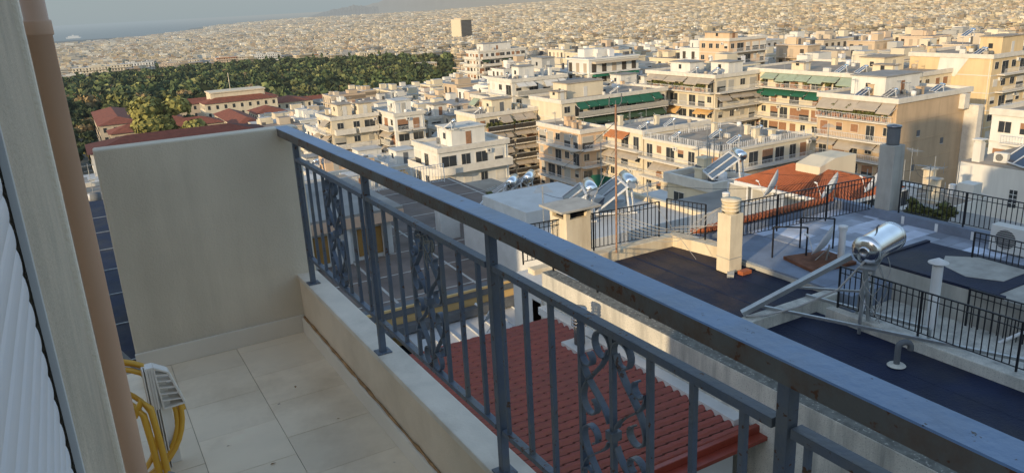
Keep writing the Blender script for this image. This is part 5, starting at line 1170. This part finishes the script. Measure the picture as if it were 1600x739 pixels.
# ------------------------------------------------------------------ red roofed campus
def hip_house(label, x0, x1, y0, y1, zt, wall='cream', h=7, rise=2.2, rot=0, group='red tiled campus buildings'):
    cx, cy = (x0 + x1) / 2, (y0 + y1) / 2; t = thing('tiled_roof_building', label, 'building', (cx, cy, zt - h - 6), rad(rot), group)
    a, b = (x1 - x0) / 2, (y1 - y0) / 2; zt_ = h + 6; mb = MB(); mb.box(-a, a, -b, b, 0, zt_); mb.build('wall', 'wall_' + wall, t, world=False)
    o = 0.6; A = [(-a - o, -b - o), (a + o, -b - o), (a + o, b + o), (-a - o, b + o)]; mb = MB(); z0 = zt_ + .02
    if a >= b: r1, r2 = (-a + b, 0), (a - b, 0); F = [(0, 1, 5, 4), (1, 2, 5), (2, 3, 4, 5), (3, 0, 4)]
    else: r1, r2 = (0, -b + a), (0, b - a); F = [(0, 1, 4), (1, 2, 5, 4), (2, 3, 5), (3, 0, 4, 5)]
    vs = [(p[0], p[1], z0) for p in A] + [(*r1, z0 + rise), (*r2, z0 + rise)]; mb.add(vs, F + [(3, 2, 1, 0)]); mb.build('roof', 'roof_red_shaded' if zt > -30 else 'campus_tile', t, world=False)  # nearest roof takes the darkened red that paints its shade
    k = 0
    for fl in range(2):
        n = max(2, int(2 * b / 3.4))
        for i in range(n):
            mb = MB(); u = -b + (i + .5) * 2 * b / n; mb.box(-a - .06, -a, u - .55, u + .55, zt_ - 2.6 - fl * 3.4, zt_ - .9 - fl * 3.4); mb.build('window', 'glass', t, world=False)
        n = max(2, int(2 * a / 3.4))
        for i in range(min(n, 16)):
            mb = MB(); u = -a + (i + .5) * 2 * a / min(n, 16); mb.box(u - .55, u + .55, -b - .06, -b, zt_ - 2.6 - fl * 3.4, zt_ - .9 - fl * 3.4); mb.build('window', 'glass', t, world=False)
    return t
HH = [('long red hipped roof wing at the far left of the campus', 8, 22, 318, 372, -36), ('cream wing with red roof facing the oval of trees', 24, 38, 330, 382, -37.5),
      ('red roofed wing running behind the big olive tree', 40, 92, 398, 410, -39.5), ('long near wing with weathered red roof beside the big tree', 10, 46, 286, 298, -35.5),
      ('cross wing with red roof right of the big olive tree', 50, 60, 286, 330, -37.5), ('small red roofed pavilion behind the cross wing', 64, 76, 318, 334, -38),
      ('red roofed hall at the right end of the campus', 84, 102, 372, 392, -40.5), ('narrow red roofed range at the right rear', 98, 140, 428, 438, -47),
      ('red roof darkened for shade close behind the balcony wall', 2, 40, 184, 200, -26.5)]
for q, (l_, x0, x1, y0, y1, z) in enumerate(HH): hip_house(l_, x0, x1, y0, y1, z, rnd.choice(('cream', 'white', 'beige')))
mh = hip_house('central campus building with stepped cream attic above red roofs', 52, 84, 366, 380, -37)
mb = MB(); mb.box(56, 80, 372, 384, -45, -33.2); mb.box(55.5, 80.5, 371.5, 384.5, -33.2, -32.7); mb.tube([(66, 378, -33), (66, 378, -25)], .15, 5); tag(mb.build('attic_block', 'wall_cream'), 'cream attic block with flagpole behind the central red roof', 'attic block')
# houses seen through the gap at the left of the end wall
block('cream house with clutter on its roof seen through the gap beside the wall', -4, 6, 84, 95, -17.2, 3, 'cream', 'roof_tan', 51, nclut=5, xb=[], yb=[(0, 1)])
sr = thing('glazed_shed', 'glazed shed roof toned dark blue for shade, low through the gap beside the wall', 'shed', (0, 46, -30))
mb = MB(); mb.box(-4, 5, 30, 62, -30, -12.4); mb.build('wall', 'concrete', sr)
mb = MB(); mb.box(-4.2, 5.2, 29.8, 62.2, -12.4, -12.3); mb.build('roof', 'tar', sr)  # dark tar colour stands in for blue shade on this low roof
mb = MB()
for i in range(7): mb.box(-4.2, 5.2, 30.5 + i * 4.3, 30.56 + i * 4.3, -12.3, -12.26)
for i in range(2): mb.box(-2.5 + i * 5, -2.46 + i * 5, 30, 62, -12.25, -12.21)
mb.build('glazing_bars', 'galv', sr)

# ------------------------------------------------------------------ vegetation
def leaf_cloud(rnd, n, rx, rz, size, lobes=7, z0=0.0, cols=None, shape='round'):
    V_, F_, Cc = [], [], []; L_ = []
    for i in range(lobes):
        if shape == 'cone': h = (i + .5) / lobes; L_.append((rnd.uniform(-.2, .2) * rx, rnd.uniform(-.2, .2) * rx, z0 + rz * 2 * h, rx * (1.05 - h) ** .7 + .1, rz / lobes * 2.2))
        else: a, q = rnd.uniform(0, 6.28), rnd.uniform(0, .62) * rx; L_.append((q * math.cos(a), q * math.sin(a), z0 + rz + rnd.uniform(-.5, .62) * rz, rx * rnd.uniform(.34, .55), rz * rnd.uniform(.3, .5)))
    for i in range(n):
        l_ = L_[i % lobes]; th, cz = rnd.uniform(0, 6.28), rnd.uniform(-.6, 1); sr = math.sqrt(max(0, 1 - cz * cz)); q = rnd.uniform(.75, 1.05)
        nrm = Vector((sr * math.cos(th), sr * math.sin(th), cz)); p = Vector((l_[0] + nrm.x * l_[3] * q, l_[1] + nrm.y * l_[3] * q, l_[2] + nrm.z * l_[4] * q))
        nn = (nrm + Vector((rnd.uniform(-.6, .6), rnd.uniform(-.6, .6), rnd.uniform(-.6, .6)))).normalized(); u = nn.orthogonal().normalized(); u.rotate(Matrix.Rotation(rnd.uniform(0, 6.28), 3, nn)); w = nn.cross(u); s = size * rnd.uniform(.6, 1.3)
        o = len(V_); V_ += [tuple(p + u * s), tuple(p + w * s * .8), tuple(p - u * s), tuple(p - w * s * .8)]; F_.append((o, o + 1, o + 2, o + 3))
        if cols: Cc.append(cols)
    return V_, F_, L_
def tree_proto(kind, matk, seed, n=300, rx=4.2, rz=3.6, h=4.5, size=.75, shape='round'):
    rnd = random.Random(seed); t = thing(kind, 'x', 'tree'); V_, F_, L_ = leaf_cloud(rnd, n, rx, rz, size, 9 if shape == 'round' else 8, h * (1 if shape == 'round' else .3), shape=shape)
    mb = MB(); mb.add(V_, F_); 
    for l_ in L_:   # inner dark core of each clump
        prof = [(0, -l_[4] * .72), (l_[3] * .5, -l_[4] * .5), (l_[3] * .72, 0), (l_[3] * .5, l_[4] * .5), (0, l_[4] * .72)]; mb.lathe((l_[0], l_[1], l_[2]), prof, 7, 0, smooth=False)
    mb.build('crown', matk, t, world=False)
    mb = MB(); mb.tube([(0, 0, -1), (.1, 0, h * .6), (0, .1, h * 1.3)], [.38, .28, .12], 6)
    if shape == 'round':
        for l_ in L_[:4]: mb.tube([(0.05, 0, h * .7), (l_[0] * .8, l_[1] * .8, l_[2])], [.16, .06], 5)
    mb.build('trunk', 'bark', t, world=False); KIDS[t.name] = kids(t); return t
TP = [(tree_proto('tree', 'leaf_dark', 1), 'dark green tree', 30), (tree_proto('tree', 'leaf_mid', 2), 'mid green tree', 26), (tree_proto('tree', 'leaf_olive', 3), 'olive yellow tree', 14),
      (tree_proto('tree', 'leaf_brown', 4), 'brownish autumn tree', 9), (tree_proto('cypress_tree', 'leaf_dark', 5, 260, 1.5, 5.2, 3, .6, 'cone'), 'slender dark cypress', 12), (tree_proto('tree', 'leaf_dark', 6, 340, 5.0, 3.2, 5, .8), 'broad dark pine', 20)]
big = tree_proto('tree', 'leaf_olive', 11, 2600, 8.2, 6.6, 5, .62); dup(big, (23.5, 262, -46), 0.3, 'large olive yellow tree rising in front of the red roofed campus', 1.25); 
big2 = tree_proto('tree', 'leaf_olive', 12, 1500, 6.2, 5.0, 4, .6); dup(big2, (33.5, 258, -46), 1.3, 'lower half of the twin olive tree right of the largest one', 1.2); dup(big2, (11.5, 252, -46.5), 2.3, 'pale olive tree left of the largest tree', .75); dup(big2, (43, 240, -43), .3, 'thin olive tree just above the balcony wall', .6)
rnd = random.Random(17); ind = []; pts_ = []
def ok_tree(x, y):
    for q in HH:
        if q[1] - 4 < x < q[2] + 4 and q[3] - 5 < y < q[4] + 4: return False
    if 48 < x < 88 and 360 < y < 390: return False
    if 296 < x < 342 and 722 < y < 764: return False
    return True
r = 170.0
while r < 1150:
    s_ = 7.2 if r < 430 else 7.6; n = int(rad(31) * r / s_)
    for j in range(n):
        b = -5 + 31 * (j + rnd.uniform(0, 1)) / n; rr_ = r + rnd.uniform(-.5, .5) * s_; x, y = rr_ * math.sin(rad(b)), rr_ * math.cos(rad(b))
        if not in_garden(x, y) or not ok_tree(x, y): continue
        if rr_ < 420 and rnd.random() < (0.25 if rr_ > 240 else .5): continue
        if math.hypot(x - 23, y - 262) < 9: continue
        pts_.append((rr_, x, y))
    r += s_
pts_.sort(); print('TREES', len(pts_))
tot = sum(q[2] for q in TP)
for i, (rr_, x, y) in enumerate(pts_[:290]):
    p, l_, _w = rnd.choices(TP, [q[2] for q in TP])[0]; place = 'between the campus roofs' if rr_ < 430 else 'at the near edge of the big garden'
    dup(p, (x, y, ground_z(x, y) - (1.5 if rr_ < 420 else 0)), rnd.uniform(0, 6.28), l_ + ' ' + place, rnd.uniform(.7, 1.15) * (0.85 if rr_ < 420 else 1.5), l_ + 's ' + place)
protoV = []
for matc, shp, n_, rx, rz, h in (((.05, .066, .026), 'round', 90, 4.4, 3.6, 4), ((.12, .13, .045), 'round', 91, 4.2, 3.4, 4), ((.15, .15, .055), 'round', 80, 3.9, 3.2, 4), ((.16, .12, .06), 'round', 81, 3.7, 3, 4), ((.045, .065, .028), 'cone', 30, 1.7, 5.5, 3), ((.06, .082, .03), 'round', 96, 5, 3.2, 5)):
    V_, F_, L_ = leaf_cloud(random.Random(n_ + rx), n_, rx, rz, 1.25, 7, h, shape=shp); m2 = MB(); m2.add(V_, F_)
    for l_ in L_: m2.lathe((l_[0], l_[1], l_[2]), [(0, -l_[4] * .8), (l_[3] * .8, 0), (0, l_[4] * .85)], 5, 0)
    fc = [q + [q[-1]] if len(q) == 3 else list(q) for q in m2.f]; protoV.append((np.array(m2.v), np.array([q for q in m2.f if len(q) == 4]), matc))
VV, FF, CC = [], [], []; off = 0
for (rr_, x, y) in pts_[290:]:
    v, f, c = rnd.choices(protoV, [30, 28, 15, 9, 5, 24])[0]; a = rnd.uniform(0, 6.28); s = rnd.uniform(.85, 1.75); ca, sa = math.cos(a) * s, math.sin(a) * s
    q = np.empty_like(v); q[:, 0] = v[:, 0] * ca - v[:, 1] * sa + x; q[:, 1] = v[:, 0] * sa + v[:, 1] * ca + y; q[:, 2] = v[:, 2] * s * 1.05 + ground_z(x, y)
    VV.append(q); FF.append(f + off); off += len(v); k = rnd.uniform(.65, 1.8); cc = np.ones((len(f) * 4, 4), dtype=np.float32); cc[:, :3] = np.array(c) * k; CC.append(cc)
V_ = np.concatenate(VV); F_ = np.concatenate(FF); me = bpy.data.meshes.new('garden_woods'); me.vertices.add(len(V_)); me.vertices.foreach_set('co', V_.ravel()); me.loops.add(len(F_) * 4); me.loops.foreach_set('vertex_index', F_.ravel().astype(np.int32))
me.polygons.add(len(F_)); me.polygons.foreach_set('loop_start', np.arange(0, len(F_) * 4, 4, dtype=np.int32)); me.polygons.foreach_set('loop_total', np.full(len(F_), 4, dtype=np.int32)); me.update(calc_edges=True)
a = me.color_attributes.new('Col', 'FLOAT_COLOR', 'CORNER'); a.data.foreach_set('color', np.concatenate(CC).ravel()); me.polygons.foreach_set('use_smooth', np.zeros(len(F_), dtype=bool)); me.materials.append(M['leaf_attr']); o = bpy.data.objects.new('garden_woods', me); COL.objects.link(o)
tag(o, 'dense wooded public garden seen as one mass of tree crowns', 'woods', kind='stuff')
# balcony plants on the mid blocks, pots
BP = tree_proto('potted_plant', 'leaf_mid', 21, 260, .55, .5, .5, .085)
for q in kids(BP):
    if q.name.startswith('trunk'): bpy.data.objects.remove(q)
mb = MB(); mb.lathe((0, 0, 0), [(0, 0), (.2, 0), (.28, .45), (.24, .45), (0, .4)], 10); mb.build('pot', 'plant_pot', BP, world=False); KIDS[BP.name] = kids(BP)
rnd = random.Random(8)
def pots(x, y0, y1, z, n, where, face='x'):
    for i in range(n):
        u = y0 + (y1 - y0) * (i + rnd.uniform(.2, .8)) / n; dup(BP, (x, u, z) if face == 'x' else (u, x, z), rnd.uniform(0, 6), 'bushy green potted plant on ' + where, rnd.uniform(.8, 1.5) * (.42 if abs(u) < 40 else 1), 'potted plants on ' + where)
pots(103.9, 71, 83, -19.9, 14, 'the top balcony beside the tan blank wall'); pots(111.3, 116, 134, -19.5, 14, 'the long balcony under the white roof huts'); pots(123.8, 86, 116, -19.2, 12, 'the balcony under the pale green awnings')
pots(133.4, 70, 81, -24.3, 12, 'the balcony above the beige awnings', 'y'); pots(19.8, 11.4, 12.6, -6.6, 5, 'the ledge outside the terrace railing'); pots(16.2, 29, 31, -9.3, 4, 'the low roof by the two chrome tanks')
for p, _, _ in TP: hide_proto(p)
for p in (big, big2, BP, SOL): hide_proto(p)
occluder_block('apartment_block', 'low beige block, unseen, added to cast shade from the sunny side', -22, -16, -10, 6.3, -0.6)
occluder_block('apartment_block', 'tall narrow beige block, unseen, added to shade the tan wall', -30, -22, 7.2, 11.5, 14.0)
occluder_block('apartment_block', 'lower unseen beige block added beside the tall one for its shadow', -30, -22, 11.8, 31, 6.0, extras=((-26, -23, 14, 16, 6.2, 8.4), (-24, -23.4, 19, 19.8, 6.2, 8.2)))
